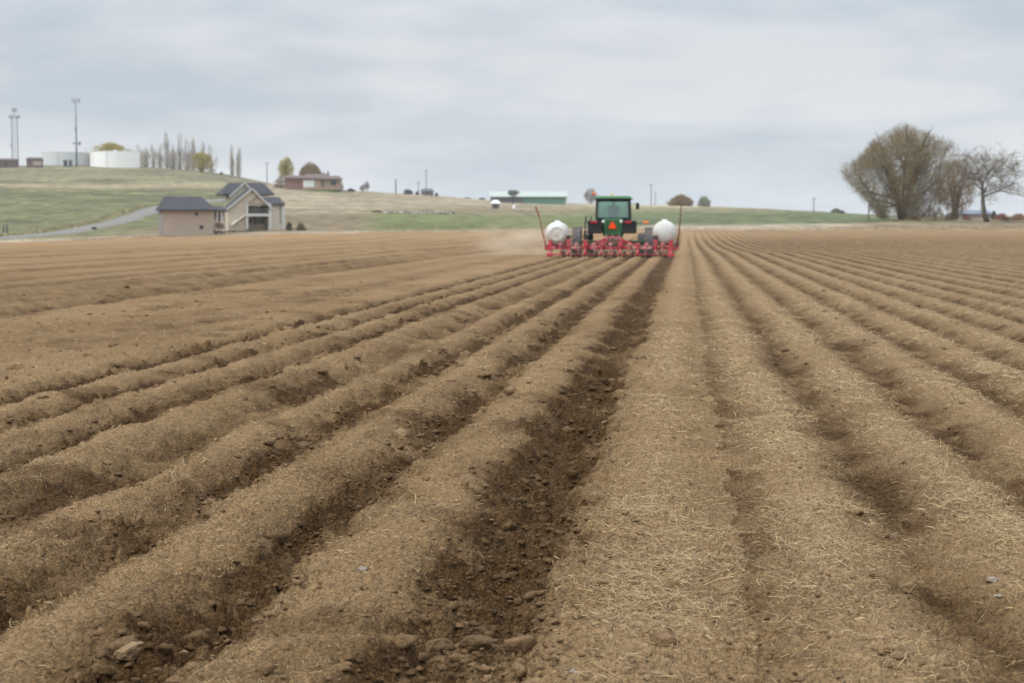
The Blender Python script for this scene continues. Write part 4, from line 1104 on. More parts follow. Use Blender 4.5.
# ------------------------------------------------------------------ buildings
def frame_at(px, D, yaw=0.0):
    p = place(px, D); return p, YAW + math.atan2(-(px - CX) / F * cp, 1.0) + yaw

roofm = mat('dark_shingles', (.055, .055, .062), .9, var=.2, scale=2, bump=.3, bscale=6)
tanw = mat('tan_stucco', (.40, .33, .265), .9, var=.06, scale=.8)
creamw = mat('cream_stucco', (.60, .55, .44), .9, var=.06, scale=.8)
trim = mat('white_trim', (.60, .60, .58), .7, var=.05)
darkwin = mat('dark_pane', (.03, .035, .04), .15, var=.2, spec=.6)
stonem = mat('rubble_stone', (.42, .35, .30), .9, var=.2, scale=2.2, bump=.6, bscale=3, stain=(.15, .10, .085))
brick = mat('red_brick', (.24, .13, .11), .9, var=.2, scale=2.2, bump=.3, bscale=8)
tanbrick = mat('tan_brick', (.40, .27, .20), .9, var=.15, scale=1.5)
greym = mat('grey_trim_and_shade', (.24, .21, .20), .9, var=.1)  # grey of frames and fittings; on the garage side it paints shade

def window(par, x, y, z, w, h):
    b = MB(); t = .05
    b.box(x - w / 2 - t, x + w / 2 + t, y - .04, y + .05, z - t, z); b.box(x - w / 2 - t, x + w / 2 + t, y - .04, y + .05, z + h, z + h + t)
    b.box(x - w / 2 - t, x - w / 2, y - .04, y + .05, z, z + h); b.box(x + w / 2, x + w / 2 + t, y - .04, y + .05, z, z + h)
    f = b.build('window', greym, par)
    b = MB(); b.box(x - w / 2, x + w / 2, y - .015, y + .04, z, z + h); b.build('pane', darkwin, f)

def hip(mb, x0, x1, y0, y1, z, zr, rx0, rx1, th=.18):
    ym = (y0 + y1) / 2
    top = [(x0, y0, z), (x1, y0, z), (x1, y1, z), (x0, y1, z), (rx0, ym, zr), (rx1, ym, zr)]
    bot = [(x, y, z - th) for x, y, _ in top[:4]]
    mb.add(top + bot, [(0, 1, 5, 4), (1, 2, 5), (2, 3, 4, 5), (3, 0, 4), (6, 7, 1, 0), (7, 8, 2, 1), (8, 9, 3, 2), (9, 6, 0, 3), (9, 8, 7, 6)])
def gable(mb, x0, x1, y0, y1, ze, xr, zr, th=.16):
    """two slabs, ridge along y"""
    for xa in (x0, x1):
        mb.add([(xa, y0, ze), (xr, y0, zr), (xr, y1, zr), (xa, y1, ze), (xa, y0, ze - th), (xr, y0, zr - th), (xr, y1, zr - th), (xa, y1, ze - th)],
               [(0, 1, 2, 3), (7, 6, 5, 4), (0, 4, 5, 1), (3, 2, 6, 7), (0, 3, 7, 4), (1, 5, 6, 2)])

# garage: origin at its front left corner, D 246
Dg = 246.0; kg = Dg / F
gp, gr_ = frame_at(186, Dg, R(6))
zb = CAMH + Dg * float(elev(231.0)) ; gp.z = zb
ga = thing('garage', 'tan stucco garage with dark hipped roof and a stone porch beside the gabled house', 'garage', gp, gr_)
lx = lambda px: (px - 186) * kg
lz = lambda py: (231.0 - py) * kg
b = MB(); b.box(lx(164), lx(213), 0, 7.0, -.8, lz(209.3)); b.build('wall', tanw, ga)
b = MB(); b.box(lx(164) - .06, lx(164) - .003, .05, 6.9, -.8, lz(209.5)); b.build('side_wall_shade', greym, ga)  # left wall's shade painted in as a thin grey slab over the stucco
b = MB(); hip(b, lx(161), lx(216), -.6, 7.6, lz(209.6), lz(196.3), lx(167), lx(204)); hip(b, lx(209), lx(227), .6, 6.0, lz(210.0), lz(206.0), lx(211.5), lx(225.5)); b.build('roof', roofm, ga)
b = MB(); b.lathe([(.06, 2.9), (.06, 4.0), (0, 4.0)], 8, 'Z', (lx(190), 1.5, 0)); b.lathe([(.05, 2.9), (.05, 3.7), (0, 3.7)], 8, 'Z', (lx(193), 1.2, 0)); b.build('vent_pipe', trim, ga)
window(ga, lx(196.3), 0, lz(215.4), 3 * kg, 2.7 * kg); window(ga, lx(201.3), 0, lz(229), 3.4 * kg, 3.4 * kg)
for x0, x1, zt in ((213.2, 214.6, 210.5), (217.2, 218.6, 210.5), (221.6, 223.0, 210.5)):
    b = MB(); b.box(lx(x0), lx(x1), .9, 1.15, lz(222), lz(zt)); b.build('porch_post', trim, ga)
b = MB()
rs = random.Random(4)
b.box(lx(213) + .003, lx(226.5), 1.6, 5.6, -.8, lz(211.0)); b.build('porch_wall', stonem, ga)
b = MB()
for i in range(26):
    x, z, s = rs.uniform(lx(213.5), lx(224)), rs.uniform(0, 1.45), rs.uniform(.22, .42)
    v = lump_shape(IV, 100 + i) * (s, s * .7, s * .7); b.add([(x + q[0], 1.1 + q[1] + rs.random() * .02, z + q[2]) for q in v], IF)
b.build('porch_stonework', mat('pale_boulders', (.50, .42, .36), .9, var=.3, scale=.9, stain=(.20, .13, .11)), ga)
b = MB(); b.box(lx(219), lx(221), 1.575, 1.598, lz(222), lz(215)); b.build('door', darkwin, ga)

# gabled house
Dh_ = 262.0; kh = Dh_ / F
hp, hr_ = frame_at(256, Dh_, R(11)); YB = 225.5; hp.z = CAMH + Dh_ * float(elev(YB))
ho = thing('house', 'cream gabled house with dark roofs and a two-level white-posted porch', 'house', hp, hr_)
hx = lambda px: (px - 256) * kh
hz = lambda py: (YB - py) * kh
b = MB()
# front gable block with the recessed porch left open
b.prism([(hx(228), -.8), (hx(246), -.8), (hx(246), hz(204)), (hx(270), hz(204)), (hx(270), hz(206.5)), (hx(252), hz(190)), (hx(228), hz(208))], 0, .25)
b.box(hx(228), hx(270), 3.0, 3.2, -.8, hz(206)); b.box(hx(228), hx(228) + .2, .25, 8, -.8, hz(208)); b.box(hx(270) - .2, hx(270), 3.2, 8, -.8, hz(206.5)); b.box(hx(228) + .2, hx(270), 7.8, 8, -.8, hz(207))
b.box(hx(245.4), hx(246), .25, 3.0, -.8, hz(204)); b.box(hx(246), hx(270), .25, 3.0, hz(204), hz(203))
b.build('wall', mat('straw_stucco', (.52, .46, .36), .9, var=.06, scale=.8), ho)
b = MB(); b.box(hx(270) + .003, hx(286), 1.4, 7, -.8, hz(203.2)); b.build('side_wing', creamw, ho)
b = MB(); b.prism([(hx(236), hz(202)), (hx(262), hz(202)), (hx(262), hz(193.5)), (hx(249.5), hz(183.2)), (hx(236), hz(195))], 4.0, 9.0); b.build('upper_gable', creamw, ho)
b = MB()
gable(b, hx(226.2), hx(273), -.45, 3.95, hz(209.3), hx(252), hz(188.5))
gable(b, hx(233.5), hx(262.5), 3.6, 6.0, hz(196.5), hx(249.5), hz(182.2))
hip(b, hx(228), hx(281), 4.4, 11, hz(193.8), hz(182.0), hx(238), hx(274)); hip(b, hx(266), hx(287), .9, 7.5, hz(203.6), hz(196.5), hx(268), hx(285.0))
b.build('roof', roofm, ho)
for (xa, za, xb, zb_) in ((226.2, 209.5, 252, 188.7), (273, 209.5, 252, 188.7)):
    b = MB(); b.bar((hx(xa), -.47, hz(za) - .05), (hx(xb), -.47, hz(zb_) - .05), .04, .2); b.build('gable_trim', trim, ho)
for (xa, za, xb, zb_) in ((233.5, 196.7, 249.5, 182.4), (262.5, 196.7, 249.5, 182.4)):
    b = MB(); b.bar((hx(xa), 3.57, hz(za) - .05), (hx(xb), 3.57, hz(zb_) - .05), .04, .2); b.build('gable_trim', trim, ho)
b = MB(); gable(b, hx(247.5), hx(267.5), -.33, -.02, hz(203.5), hx(257.5), hz(196.4), .07); b.build('porch_gable', tanw, ho)
for x in (246.8, 270.2):
    b = MB(); b.box(hx(x) - .16, hx(x) + .16, -.3, -.02, -.6, hz(204)); b.build('porch_post', trim, ho)
b = MB(); b.box(hx(247.9), hx(269.1), -.28, 2.95, hz(216.2), hz(213.8)); b.build('balcony_deck', trim, ho)
b = MB(); b.box(hx(247.9), hx(269.1), -.25, -.22, hz(209.6), hz(209.2))
for i in range(14): x = hx(248.2) + i * (hx(269) - hx(248.2)) / 13; b.box(x - .02, x + .02, -.25, -.22, hz(213.8), hz(209.6))
b.build('railing', greym, ho)
for z0, z1 in ((213.5, 206), (224, 217)):
    for px in (252, 264): window(ho, hx(px), 2.98, hz(z0) + .1, 1.1, hz(z1) - hz(z0) - .3)
b = MB(); b.box(hx(257), hx(259.6), 2.93, 2.998, hz(225), hz(217)); b.build('door', darkwin, ho)
b = MB(); b.box(hx(282.0), hx(283.2), 1.36, 1.397, hz(224), hz(203.5)); b.build('downspout', greym, ho)
b = MB(); b.box(hx(284.2), hx(287), 1.3, 1.385, -.6, hz(204)); b.build('corner_post', trim, ho)
b = MB(); b.bar((hx(231), -.5, .1), (hx(245), -.15, hz(215)), .8, .12); b.build('stair', creamw, ho)
b = MB(); b.box(hx(271), hx(272.2), 1.36, 1.397, hz(213), hz(205)); b.build('shutter', greym, ho)

# brick bungalow on the rise
Db = 680.; kb = Db / F
bp0, br_ = frame_at(312, Db); YBb = 187.4; bp0.z = CAMH + Db * float(elev(YBb))
bg = thing('brick_bungalow', 'low brick bungalow with brown roof and bright white garage door on the rise', 'house', bp0, br_)
bx = lambda px: (px - 312) * kb
bz = lambda py: (YBb - py) * kb
b = MB(); b.box(bx(286.5), bx(303), 1.0, 10, -1, bz(178.0)); b.build('dark_wing', brick, bg)
b = MB(); b.box(bx(303) + .003, bx(341), 0, 10, -1, bz(178.5)); b.build('wall', tanbrick, bg)
b = MB(); hip(b, bx(284.5), bx(305), .2, 10.8, bz(178), bz(175.2), bx(287), bx(303)); hip(b, bx(301.5), bx(333), -.7, 10.7, bz(178.3), bz(173.6), bx(306), bx(328)); hip(b, bx(322), bx(343), -1.4, 9.0, bz(179.0), bz(175.5), bx(326), bx(339)); b.build('roof', mat('brown_shingles', (.14, .10, .09), .9, var=.2, scale=1), bg)
b = MB(); b.box(bx(303.8), bx(314.6), -.12, -.003, bz(187.2), bz(180.6)); b.build('garage_door', M['white'], bg)
b = MB(); b.box(bx(331), bx(336.5), -.12, -.003, bz(185), bz(180)); b.build('window', darkwin, bg)
b = MB(); b.box(bx(321.5), bx(324), -.12, -.003, bz(187), bz(180)); b.build('door', mat('brown_door', (.12, .08, .07), .7), bg)
b = MB(); b.box(bx(323), bx(324.5), 4, 5, bz(175), bz(172)); b.build('chimney', brick, bg)

# long green shed
Ds_ = 660.; ks = Ds_ / F
sp0, _ = frame_at(528, Ds_); YS = 203.4; sp0.z = CAMH + Ds_ * float(elev(YS))
sh = thing('green_shed', 'long low green metal farm shed with pale green roof on the skyline', 'shed', sp0, _)
sx_ = lambda px: (px - 528) * ks
sz_ = lambda py: (YS - py) * ks
b = MB(); b.box(sx_(523) + .003, sx_(566.5), 0, 12, -2, sz_(196.2)); b.build('wall', mat('green_sheeting', (.13, .26, .19), .6, var=.1, scale=.4), sh)
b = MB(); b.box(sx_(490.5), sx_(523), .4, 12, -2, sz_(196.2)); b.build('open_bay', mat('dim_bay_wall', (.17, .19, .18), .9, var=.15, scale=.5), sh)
b = MB()
rv = [(sx_(489.5), -.8, sz_(196.6)), (sx_(567.5), -.8, sz_(196.6)), (sx_(567.5), 6, sz_(191.2)), (sx_(489.5), 6, sz_(191.2)), (sx_(567.5), 12.8, sz_(196.6)), (sx_(489.5), 12.8, sz_(196.6))]
b.add(rv + [(x, y, z - .2) for x, y, z in rv], [(0, 1, 2, 3), (3, 2, 4, 5), (6, 9, 8, 7), (9, 11, 10, 8), (0, 6, 7, 1), (1, 7, 8, 2), (2, 8, 10, 4), (4, 10, 11, 5), (5, 11, 9, 3), (3, 9, 6, 0)]); b.build('roof', mat('pale_green_roof', (.36, .41, .37), .6, var=.08, scale=.4), sh)
b = MB(); b.box(sx_(565.6), sx_(567.2), -.1, -.003, -.5, sz_(196.8)); b.build('corner_trim', trim, sh)
for i in range(5):
    b = MB(); x = sx_(492 + i * 7); b.box(x - .15, x + .15, .1, .397, -.5, sz_(196.8)); b.build('bay_post', greym, sh)

# little pump shed with white roof
w0, _ = frame_at(495.5, 520)
ws_ = thing('pump_shed', 'small dark pump shed with white roof below the long green shed', 'shed', w0, YAW + math.atan2(-(w0.x * RT[0] + w0.y * RT[1]), w0.x * FW[0] + w0.y * FW[1]))
kw = 520 / F
b = MB(); b.box(-1.15, 1.15, 0, 2.2, -.5, 1.45); b.build('wall', mat('weathered_boards', (.16, .13, .12), .9, var=.25, scale=2), ws_)
b = MB(); hip(b, -1.6, 1.6, -.3, 2.5, 1.55, 2.5, -.7, .7); b.build('roof', M['white'], ws_)
b = MB(); b.box(-.4, .4, -.05, -.003, 0, 1.3); b.build('door', darkwin, ws_)
w0, _ = frame_at(514, 515)
b = MB(); b.lathe([(0, -.2), (.5, -.2), (.52, .1), (.52, .8), (.45, 1.0), (.15, 1.08), (.15, 1.2), (0, 1.2)], 18); o = b.build('water_barrel', M['white'], None, True); o.location = w0
tag(o, 'small white upright barrel right of the white-roofed pump shed', 'barrel')

# skyline farmstead near the poles
w0, _ = frame_at(428, 800)
fs_ = thing('farm_shed', 'tiny dark grey farm building on the skyline beside the tall pole', 'shed', w0, YAW + math.atan2(-(w0.x * RT[0] + w0.y * RT[1]), w0.x * FW[0] + w0.y * FW[1]))
b = MB(); b.box(-3.2, 2.6, 0, 5, -.8, 2.1); b.build('wall', mat('slate_boards', (.15, .14, .16), .9, var=.2), fs_)
b = MB(); hip(b, -3.6, 3.0, -.4, 5.4, 2.1, 3.3, -2.4, 1.8); b.build('roof', mat('slate_roof', (.12, .12, .15), .9), fs_)
b = MB(); b.box(-1.2, -.2, -.05, -.003, .2, 1.6); b.build('door', darkwin, fs_)

# low house under the right trees
w0, _ = frame_at(976, 345)
lo_ = thing('low_house', 'low pale house with blue-grey roof glimpsed behind the bare tree', 'house', w0, YAW + math.atan2(-(w0.x * RT[0] + w0.y * RT[1]), w0.x * FW[0] + w0.y * FW[1]))
kl = 345 / F
b = MB(); b.box(-4.5, 3.4, 0, 6, -1, 1.0); b.build('wall', mat('pink_grey_wall', (.40, .32, .31), .9, var=.12), lo_)
b = MB(); hip(b, -4.9, 3.8, -.5, 6.5, 1.0, 1.75, -3, 2); b.build('roof', mat('blue_grey_roof', (.16, .18, .23), .8, var=.1), lo_)
b = MB(); b.box(-2.5, -1.5, -.05, -.003, .2, .8); b.build('window', darkwin, lo_)

# ------------------------------------------------------------------ hilltop: tanks, huts, masts
mastm = mat('galvanised_mast', (.17, .19, .23), .6, metal=.2, var=.12)
def big_tank(px0, px1, D, ytop, lab, m, zbase):
    k = D / F; r = (px1 - px0) / 2 * k; w0, _ = frame_at((px0 + px1) / 2, D); w0.z = CAMH + D * float(elev(zbase))
    Ht = (zbase - ytop) * k
    t = thing('water_tank', lab, 'water tank', w0)
    b = MB(); b.lathe([(r, -3), (r, Ht - .15), (r * 1.006, Ht - .1), (r * 1.006, Ht)], 48); b.build('wall', m, t, False)
    b = MB(); b.lathe([(r * 1.003, Ht + .003), (r * .6, Ht + .30), (0, Ht + .45)], 48); b.build('roof', m, t, True)
    b = MB()
    for i in range(10):
        z = .3 + i * (Ht - .4) / 9
        b.bar((-.25, -r - .12, z), (.25, -r - .12, z), .05)
    b.bar((-.27, -r - .12, 0), (-.27, -r - .12, Ht + .6), .06); b.bar((.27, -r - .12, 0), (.27, -r - .12, Ht + .6), .06); b.build('ladder', trim, t)
    b = MB(); b.lathe([(.35, Ht + .4), (.35, Ht + .9), (.6, Ht + .95), (.05, Ht + 1.15)], 14); b.build('roof_vent', m, t)
    return t
big_tank(92, 140.5, 790, 152.3, 'bright white round water tank on the left hilltop, nearer of two', mat('bright_tank_white', (.86, .86, .84), .6, var=.03), 167)
big_tank(43, 93, 830, 153.0, 'duller grey-white round water tank behind the slim tall mast', mat('dull_tank_white', (.58, .60, .60), .7, var=.06), 166)
def hut(px0, px1, D, ytop, lab, wm, rm, extra=None, flat=True):
    k = D / F; w0, _ = frame_at((px0 + px1) / 2, D); w = (px1 - px0) * k; g = 225 - (w0.z - CAMH) / D * F; Ht = (g - ytop) * k
    t = thing('equipment_hut', lab, 'hut', w0, YAW + math.atan2(-(w0.x * RT[0] + w0.y * RT[1]), w0.x * FW[0] + w0.y * FW[1]))
    b = MB(); b.box(-w / 2, w / 2, 0, 4, -1.5, Ht * .78); b.build('wall', wm, t)
    b = MB(); hip(b, -w / 2 - .3, w / 2 + .3, -.3, 4.3, Ht * .78 + .15, Ht, -w / 2 + .8, w / 2 - .8); b.build('roof', rm, t)
    if extra: b = MB(); b.box(extra[0] * w, extra[1] * w, -.06, -.003, Ht * .2, Ht * .6); b.build('door', extra[2], t)
hut(-14, 19, 775, 158.6, 'long brown hut at the left edge of the hilltop below the twin-legged mast', mat('brown_boards', (.15, .115, .11), .9, var=.15), roofm if False else mat('brown_roof', (.13, .10, .095), .9), (.1, .16, darkwin))
hut(28, 44, 778, 157.6, 'short brown hut with a pale panel left of the dull water tank', mat('red_brown_boards', (.17, .12, .105), .9, var=.15), mat('dark_brown_roof', (.11, .09, .085), .9), (-.1, .42, mat('pale_panel', (.42, .34, .28), .9)))
hut(64.5, 68.5, 782, 159, 'small dark green cabinet before the dull water tank, left one', mat('dark_cabinet', (.10, .12, .12), .8), greym, (-.2, .2, darkwin))
hut(70, 73, 783, 159.5, 'narrow dark cabinet at the foot of the slim mast, right one', mat('slate_cabinet', (.09, .10, .12), .8), greym, (-.2, .2, darkwin))

# slim monopole
w0, _ = frame_at(77.8, 780); km = 780 / F
mp = thing('cell_mast', 'slim single-pole antenna mast in front of the dull water tank', 'mast', w0, YAW + math.atan2(-(w0.x * RT[0] + w0.y * RT[1]), w0.x * FW[0] + w0.y * FW[1]))
g0 = 225 - (w0.z - CAMH) / 780 * F; Hm = (g0 - 99.5) * km
b = MB(); b.tube([(0, 0, -1), (0, 0, Hm * .5), (0, 0, Hm - .6)], [.42, .34, .24], 14); b.build('pole', mastm, mp, True)
b = MB()
for k in range(3):
    a = k * 2 * math.pi / 3 + .4; b.bar((0, 0, Hm - 1.2), (1.5 * math.cos(a), 1.5 * math.sin(a), Hm - 1.2), .12)
b.build('antenna_arm', mastm, mp)
for k in range(9):
    a = k * 2 * math.pi / 9; x, y = 1.65 * math.cos(a), 1.65 * math.sin(a)
    b = MB(); b.box(x - .17, x + .17, y - .12, y + .12, Hm - 2.0, Hm + .1, .03); b.build('panel_antenna', mat('antenna_grey', (.30, .31, .34), .7) if k == 0 else bpy.data.materials['antenna_grey'], mp)
zD = (g0 - 144) * km
for x, r in ((1.35, .75), (-1.1, .45)):
    b = MB(); b.lathe([(0, -.5), (r * .9, -.35), (r, -.1), (r, 0), (0, 0)], 20, 'Y', (x, -.2, zD)); b.bar((0, 0, zD), (x, -.1, zD), .12); b.build('dish', mastm, mp)
b = MB(); b.box(-.75, -.3, -.2, .2, (g0 - 131) * km, (g0 - 128.5) * km); b.build('radio_box', mastm, mp)
# twin legged lattice mast
w0, _ = frame_at(16.6, 790); kt = 790 / F; g0 = 225 - (w0.z - CAMH) / 790 * F; Ht = (g0 - 109) * kt
lt = thing('lattice_mast', 'twin-legged lattice antenna mast with two antenna decks at the left edge', 'mast', w0, YAW + math.atan2(-(w0.x * RT[0] + w0.y * RT[1]), w0.x * FW[0] + w0.y * FW[1]))
b = MB(); z1 = (g0 - 118) * kt
legs = [(-1.25, 0), (1.35, 0), (0, 2.0)]
tops = [(-1.5 + .2, 0), (1.15, 0), (0, 1.6)]
for (x, y), (x2, y2) in zip(legs, tops): b.tube([(x, y, -1), (x2, y2, z1)], [.26, .2] if y == 0 else [.10, .08], 8)
b.build('legs_frame' if False else 'tower_leg', mastm, lt)
b = MB(); n = 9
for i in range(n):
    za, zb2 = z1 * i / n, z1 * (i + 1) / n
    for k in range(3):
        P = lambda q, z: Vector((legs[q][0] + (tops[q][0] - legs[q][0]) * z / z1, legs[q][1] + (tops[q][1] - legs[q][1]) * z / z1, z))
        q2 = (k + 1) % 3; b.bar(P(k, za), P(q2, zb2), .022); b.bar(P(k, zb2), P(q2, zb2), .022)
b.build('bracing', mastm, lt)
b = MB(); b.box(-2.1, 2.1, -.3, 1.9, z1, z1 + .15); b.build('platform', mastm, lt)
AG = bpy.data.materials['antenna_grey']
for x in (-2.3, -1.6, -.9, .9, 1.6, 2.3):
    b = MB(); b.box(x - .2, x + .2, -.5, -.28, z1 - .8, z1 + 1.0, .03); b.build('panel_antenna', AG, lt)
b = MB(); b.tube([(0, .8, z1 + .15), (0, .8, Ht)], .14, 8); b.build('top_pole', mastm, lt)
for x in (-1.1, -.4, .4, 1.1):
    b = MB(); b.box(x - .2, x + .2, .5, .75, Ht - 1.8, Ht, .03); b.build('panel_antenna', AG, lt)
b = MB(); b.lathe([(0, -.5), (.55, -.4), (.6, 0), (0, 0)], 18, 'Y', (-1.6, 0, z1 * .42)); b.build('dish', AG, lt)

# ------------------------------------------------------------------ utility poles
woodm = mat('grey_pole_wood', (.13, .12, .125), .9, var=.2, scale=1)
POLES = [(267.5, 720, 162.5, 'utility pole left of the tall yellow-green tree', True), (396, 760, 179.5, 'short thick pole on the dry skyline left of the farm building', False), (418.6, 800, 182, 'faint thin pole above the skyline farm building', True), (426.3, 780, 170, 'tallest utility pole, standing by the skyline farm building', True),
         (651, 720, 184, 'thin utility pole on the skyline right of the tractor cab', True), (655, 760, 192, 'short faint pole beside the thin pole right of the tractor', False), (813.5, 640, 197.5, 'lone utility pole on the skyline left of the huge round tree', True), (93, 520, 191, 'thin grey pole standing on the green left slope', False), (868.5, 300, 203.5, 'dark post beside the left foot of the huge round tree', False)]
for px, D, yt, lb, arm_ in POLES:
    w0, _ = frame_at(px, D); g0 = 225 - (w0.z - CAMH) / D * F; Hh = (g0 - yt) / F * D
    t = thing('utility_pole', lb, 'pole', w0, YAW, 'poles around the field')
    rr_ = .20 if D > 600 else .13
    if px == 396: rr_ = .33
    b = MB(); b.tube([(0, 0, -1), (0, 0, Hh)], [rr_, rr_ * .75], 10); b.build('post', woodm, t)
    if arm_:
        b = MB(); b.box(-.9, .9, -.06, .06, Hh - .75, Hh - .6); b.build('crossarm', woodm, t)
for px, yt, lb in ((3.5, 225.5, 'short dark gate post by the lane, left one'), (7, 224.5, 'short dark gate post by the lane, right one')):
    w0, _ = frame_at(px, 290); g0 = 225 - (w0.z - CAMH) / 290 * F
    b = MB(); b.box(-.13, .13, -.13, .13, -.4, (g0 - yt) / F * 290, .02); o = b.build('gate_post', woodm); o.location = w0
    tag(o, lb, 'post')

# ------------------------------------------------------------------ dry grass margin, rubble
def tufts(name, n, cfn, hts, label, cat, colA, colB):
    V, Qd, Cc = [], [], []
    xs, ys, keep = cfn(n)
    zs = hill_z(xs, ys)
    cnt = 0
    for x, y, z in zip(xs, ys, zs):
        k = rng.random(); c0 = colA * (1 - k) + colB * k
        for j in range(4):
            a = rng.uniform(0, 6.28); hh = rng.uniform(*hts); w = hh * rng.uniform(.12, .3); le = rng.uniform(.1, .7) * hh
            bx_, by_ = x + rng.normal(0, .25), y + rng.normal(0, .25); cx_, cy_ = math.cos(a), math.sin(a)
            V += [(bx_ - cy_ * w, by_ + cx_ * w, z - .05), (bx_ + cy_ * w, by_ - cx_ * w, z - .05), (bx_ + cx_ * le + cy_ * w * .3, by_ + cy_ * le - cx_ * w * .3, z + hh), (bx_ + cx_ * le - cy_ * w * .3, by_ + cy_ * le + cx_ * w * .3, z + hh)]
            Qd.append([cnt, cnt + 1, cnt + 2, cnt + 3]); cnt += 4; Cc += [c0 * rng.uniform(.8, 1.15)] * 4
    o = grid_obj(name, np.array(V), np.array(Qd), bpy.data.materials.get('grass_blades') or attr_mat('grass_blades', 'tint', .9, .15, 2), {'tint': np.array(Cc)})
    tag(o, label, cat, kind='stuff')
def strip(px0, px1, d0, d1):
    def f(n):
        px = rng.uniform(px0, px1, n); D = d0 + (d1 - d0) * rng.random(n) ** 1.3
        u = (px - CX) / F * cp
        return D * FW[0] + u * D * RT[0], D * FW[1] + u * D * RT[1], None
    return f
tufts('dry_grass', 4200, strip(-250, 1280, 244.5, 262), (.06, .22), 'pale dry grass along the far margin of the ploughed field', 'dry grass', srgb(196, 180, 152) * .85, srgb(176, 158, 126) * .85)
tufts('green_grass', 3000, strip(380, 640, 262, 310), (.05, .14), 'green grass strip beyond the pale field margin', 'grass', srgb(128, 134, 92) * .8, srgb(150, 148, 106) * .8)
tufts('verge_grass', 1500, lambda n: (lambda k, o: (C2[k, 0] + Nn[k, 0] * o, C2[k, 1] + Nn[k, 1] * o, None))(rng.integers(0, len(C2), n), rng.uniform(3.8, 7.5, n)), (.15, .5), 'straw-yellow verge grass on the uphill side of the gravel lane', 'verge grass', srgb(190, 180, 142) * .75, srgb(170, 164, 124) * .7)
# rubble heap on the slope
X_, Y_, _n = strip(385, 452, 395, 415)(160)
z_ = hill_z(X_, Y_); b = MB(); rs = random.Random(8)
for i in range(len(X_)):
    s = rs.uniform(.25, .8); v = lump_shape(IV, i) * (s * 1.3, s, s * .7); c = rs.choice([(.30, .265, .215), (.25, .21, .165), (.15, .14, .10), (.33, .29, .24)])
    b.add([(X_[i] + q[0], Y_[i] + q[1], z_[i] + q[2]) for q in v], IF, c)
tag(b.build('rubble', attr_mat('rubble_mix', 'tint', .9, .2, 2), None, False, True), 'pale heap of rubble and brush along the middle of the dry slope', 'rubble', kind='stuff')

# ------------------------------------------------------------------ haze
HZ = True
if HZ:
    b = MB(); b.box(-3000, 3000, -3000, 3000, -12, 75)
    zmin = float(min(Z.min(), Zh.min())); zmax = float(Zh.max())
    b = MB(); b.box(-2960, 2960, -2960, 2960, zmin - 1, zmax + 34)
    hm = bpy.data.materials.new('haze'); hm.use_nodes = True; nt = hm.node_tree; nt.nodes.remove(nt.nodes['Principled BSDF'])
    pv = nt.nodes.new('ShaderNodeVolumePrincipled'); pv.inputs['Color'].default_value = (.90, .94, 1, 1); pv.inputs['Density'].default_value = .00011
    nt.links.new(pv.outputs[0], nt.nodes['Material Output'].inputs['Volume'])
    hz_o = b.build('haze', hm); tag(hz_o, 'thin pale haze in the air over the far hills', 'haze', kind='stuff')

# ------------------------------------------------------------------ sky, sun, camera
SUN_EL, SUN_AZ = R(46), R(-120)      # azimuth from +Y, negative = to the left
w = bpy.data.worlds.new('World'); scene.world = w; w.use_nodes = True
nt = w.node_tree; L = nt.links; bgn = nt.nodes['Background']; bgn.inputs['Strength'].default_value = .1
sk = nt.nodes.new('ShaderNodeTexSky'); sk.sky_type = 'NISHITA'; sk.sun_disc = False; sk.sun_elevation = SUN_EL; sk.sun_rotation = SUN_AZ % (2 * math.pi)
sk.air_density = 1.0; sk.dust_density = 2.0
tc = nt.nodes.new('ShaderNodeTexCoord'); sep = nt.nodes.new('ShaderNodeSeparateXYZ'); L.new(tc.outputs['Generated'], sep.inputs[0])
mp_ = nt.nodes.new('ShaderNodeMapping'); mp_.inputs['Scale'].default_value = (3.0, 3.0, 17); L.new(tc.outputs['Generated'], mp_.inputs['Vector'])
mp2 = nt.nodes.new('ShaderNodeMapping'); mp2.inputs['Scale'].default_value = (13, 13, 48); mp2.inputs['Location'].default_value = (3, 1, 0.4); L.new(tc.outputs['Generated'], mp2.inputs['Vector'])
n1 = nt.nodes.new('ShaderNodeTexNoise'); n1.inputs['Scale'].default_value = 1.0; n1.inputs['Detail'].default_value = 7; n1.inputs['Distortion'].default_value = .4; L.new(mp_.outputs[0], n1.inputs['Vector'])
n2 = nt.nodes.new('ShaderNodeTexNoise'); n2.inputs['Scale'].default_value = 1.0; n2.inputs['Detail'].default_value = 5; L.new(mp2.outputs[0], n2.inputs['Vector'])
ad = nt.nodes.new('ShaderNodeMath'); ad.operation = 'MULTIPLY_ADD'; ad.inputs[1].default_value = .55; L.new(n2.outputs['Fac'], ad.inputs[0]); L.new(n1.outputs['Fac'], ad.inputs[2])
rp = nt.nodes.new('ShaderNodeValToRGB'); cr = rp.color_ramp
cr.elements[0].position = .62; cr.elements[0].color = (4.6, 5.15, 5.75, 1)
cr.elements[1].position = .92; cr.elements[1].color = (6.45, 6.65, 6.95, 1)
L.new(ad.outputs[0], rp.inputs['Fac'])
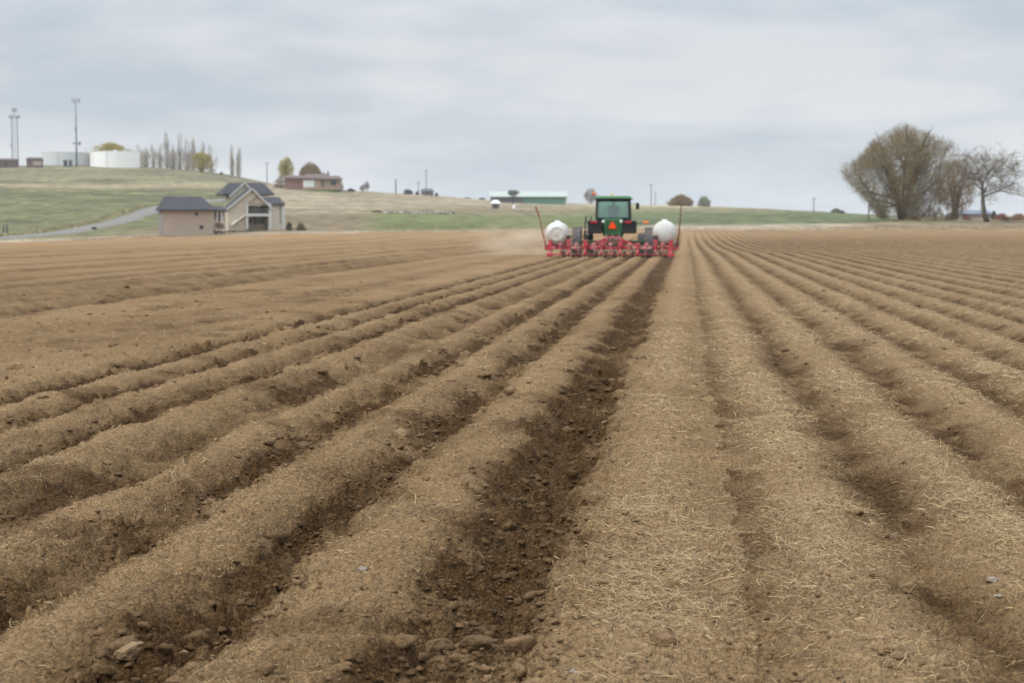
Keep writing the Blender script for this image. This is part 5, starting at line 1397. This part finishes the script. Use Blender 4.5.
# brighter overhead, as an overcast sky is
gr2 = nt.nodes.new('ShaderNodeMapRange'); gr2.inputs['From Min'].default_value = .10; gr2.inputs['From Max'].default_value = 1; gr2.inputs['To Min'].default_value = 1; gr2.inputs['To Max'].default_value = 3.9; L.new(sep.outputs['Z'], gr2.inputs['Value'])
hb = nt.nodes.new('ShaderNodeMapRange'); hb.inputs['From Min'].default_value = 0.0; hb.inputs['From Max'].default_value = .14; hb.inputs['To Min'].default_value = 1.13; hb.inputs['To Max'].default_value = .96; L.new(sep.outputs['Z'], hb.inputs['Value'])
pm = nt.nodes.new('ShaderNodeMath'); pm.operation = 'MULTIPLY'; L.new(gr2.outputs[0], pm.inputs[0]); L.new(hb.outputs[0], pm.inputs[1])
vm = nt.nodes.new('ShaderNodeVectorMath'); vm.operation = 'SCALE'; L.new(rp.outputs['Color'], vm.inputs[0]); L.new(pm.outputs[0], vm.inputs['Scale'])
mx = nt.nodes.new('ShaderNodeMix'); mx.data_type = 'RGBA'; mx.inputs['Factor'].default_value = .88
L.new(sk.outputs['Color'], mx.inputs['A']); L.new(vm.outputs[0], mx.inputs['B']); L.new(mx.outputs['Result'], bgn.inputs['Color'])

sd = bpy.data.lights.new('sun', 'SUN'); sd.energy = 1.5; sd.angle = R(12); sd.color = (1, .96, .90)
so_ = bpy.data.objects.new('sun', sd); COL.objects.link(so_)
dirv = Vector((math.sin(SUN_AZ) * math.cos(SUN_EL), math.cos(SUN_AZ) * math.cos(SUN_EL), math.sin(SUN_EL)))
so_.rotation_euler = (-dirv).to_track_quat('-Z', 'Y').to_euler()

cd = bpy.data.cameras.new('camera'); cam = bpy.data.objects.new('camera', cd); COL.objects.link(cam); scene.camera = cam
cd.sensor_width = 36; cd.sensor_fit = 'HORIZONTAL'; cd.lens = F / 1024 * 36; cd.clip_start = .1; cd.clip_end = 8000
cam.location = (0, 0, CAMH); cam.rotation_euler = (math.pi / 2 - PITCH, 0, YAW)
cd.dof.use_dof = True; cd.dof.focus_distance = 8.5; cd.dof.aperture_fstop = 4.8

scene.view_settings.view_transform = 'Standard'; scene.view_settings.look = 'None'; scene.view_settings.gamma = 1; scene.view_settings.use_curve_mapping = False
scene.view_settings.exposure = 0.2
scene.cycles.use_denoising = True
scene.cycles.max_bounces = 6; scene.cycles.diffuse_bounces = 3; scene.cycles.transparent_max_bounces = 12; scene.cycles.volume_bounces = 2
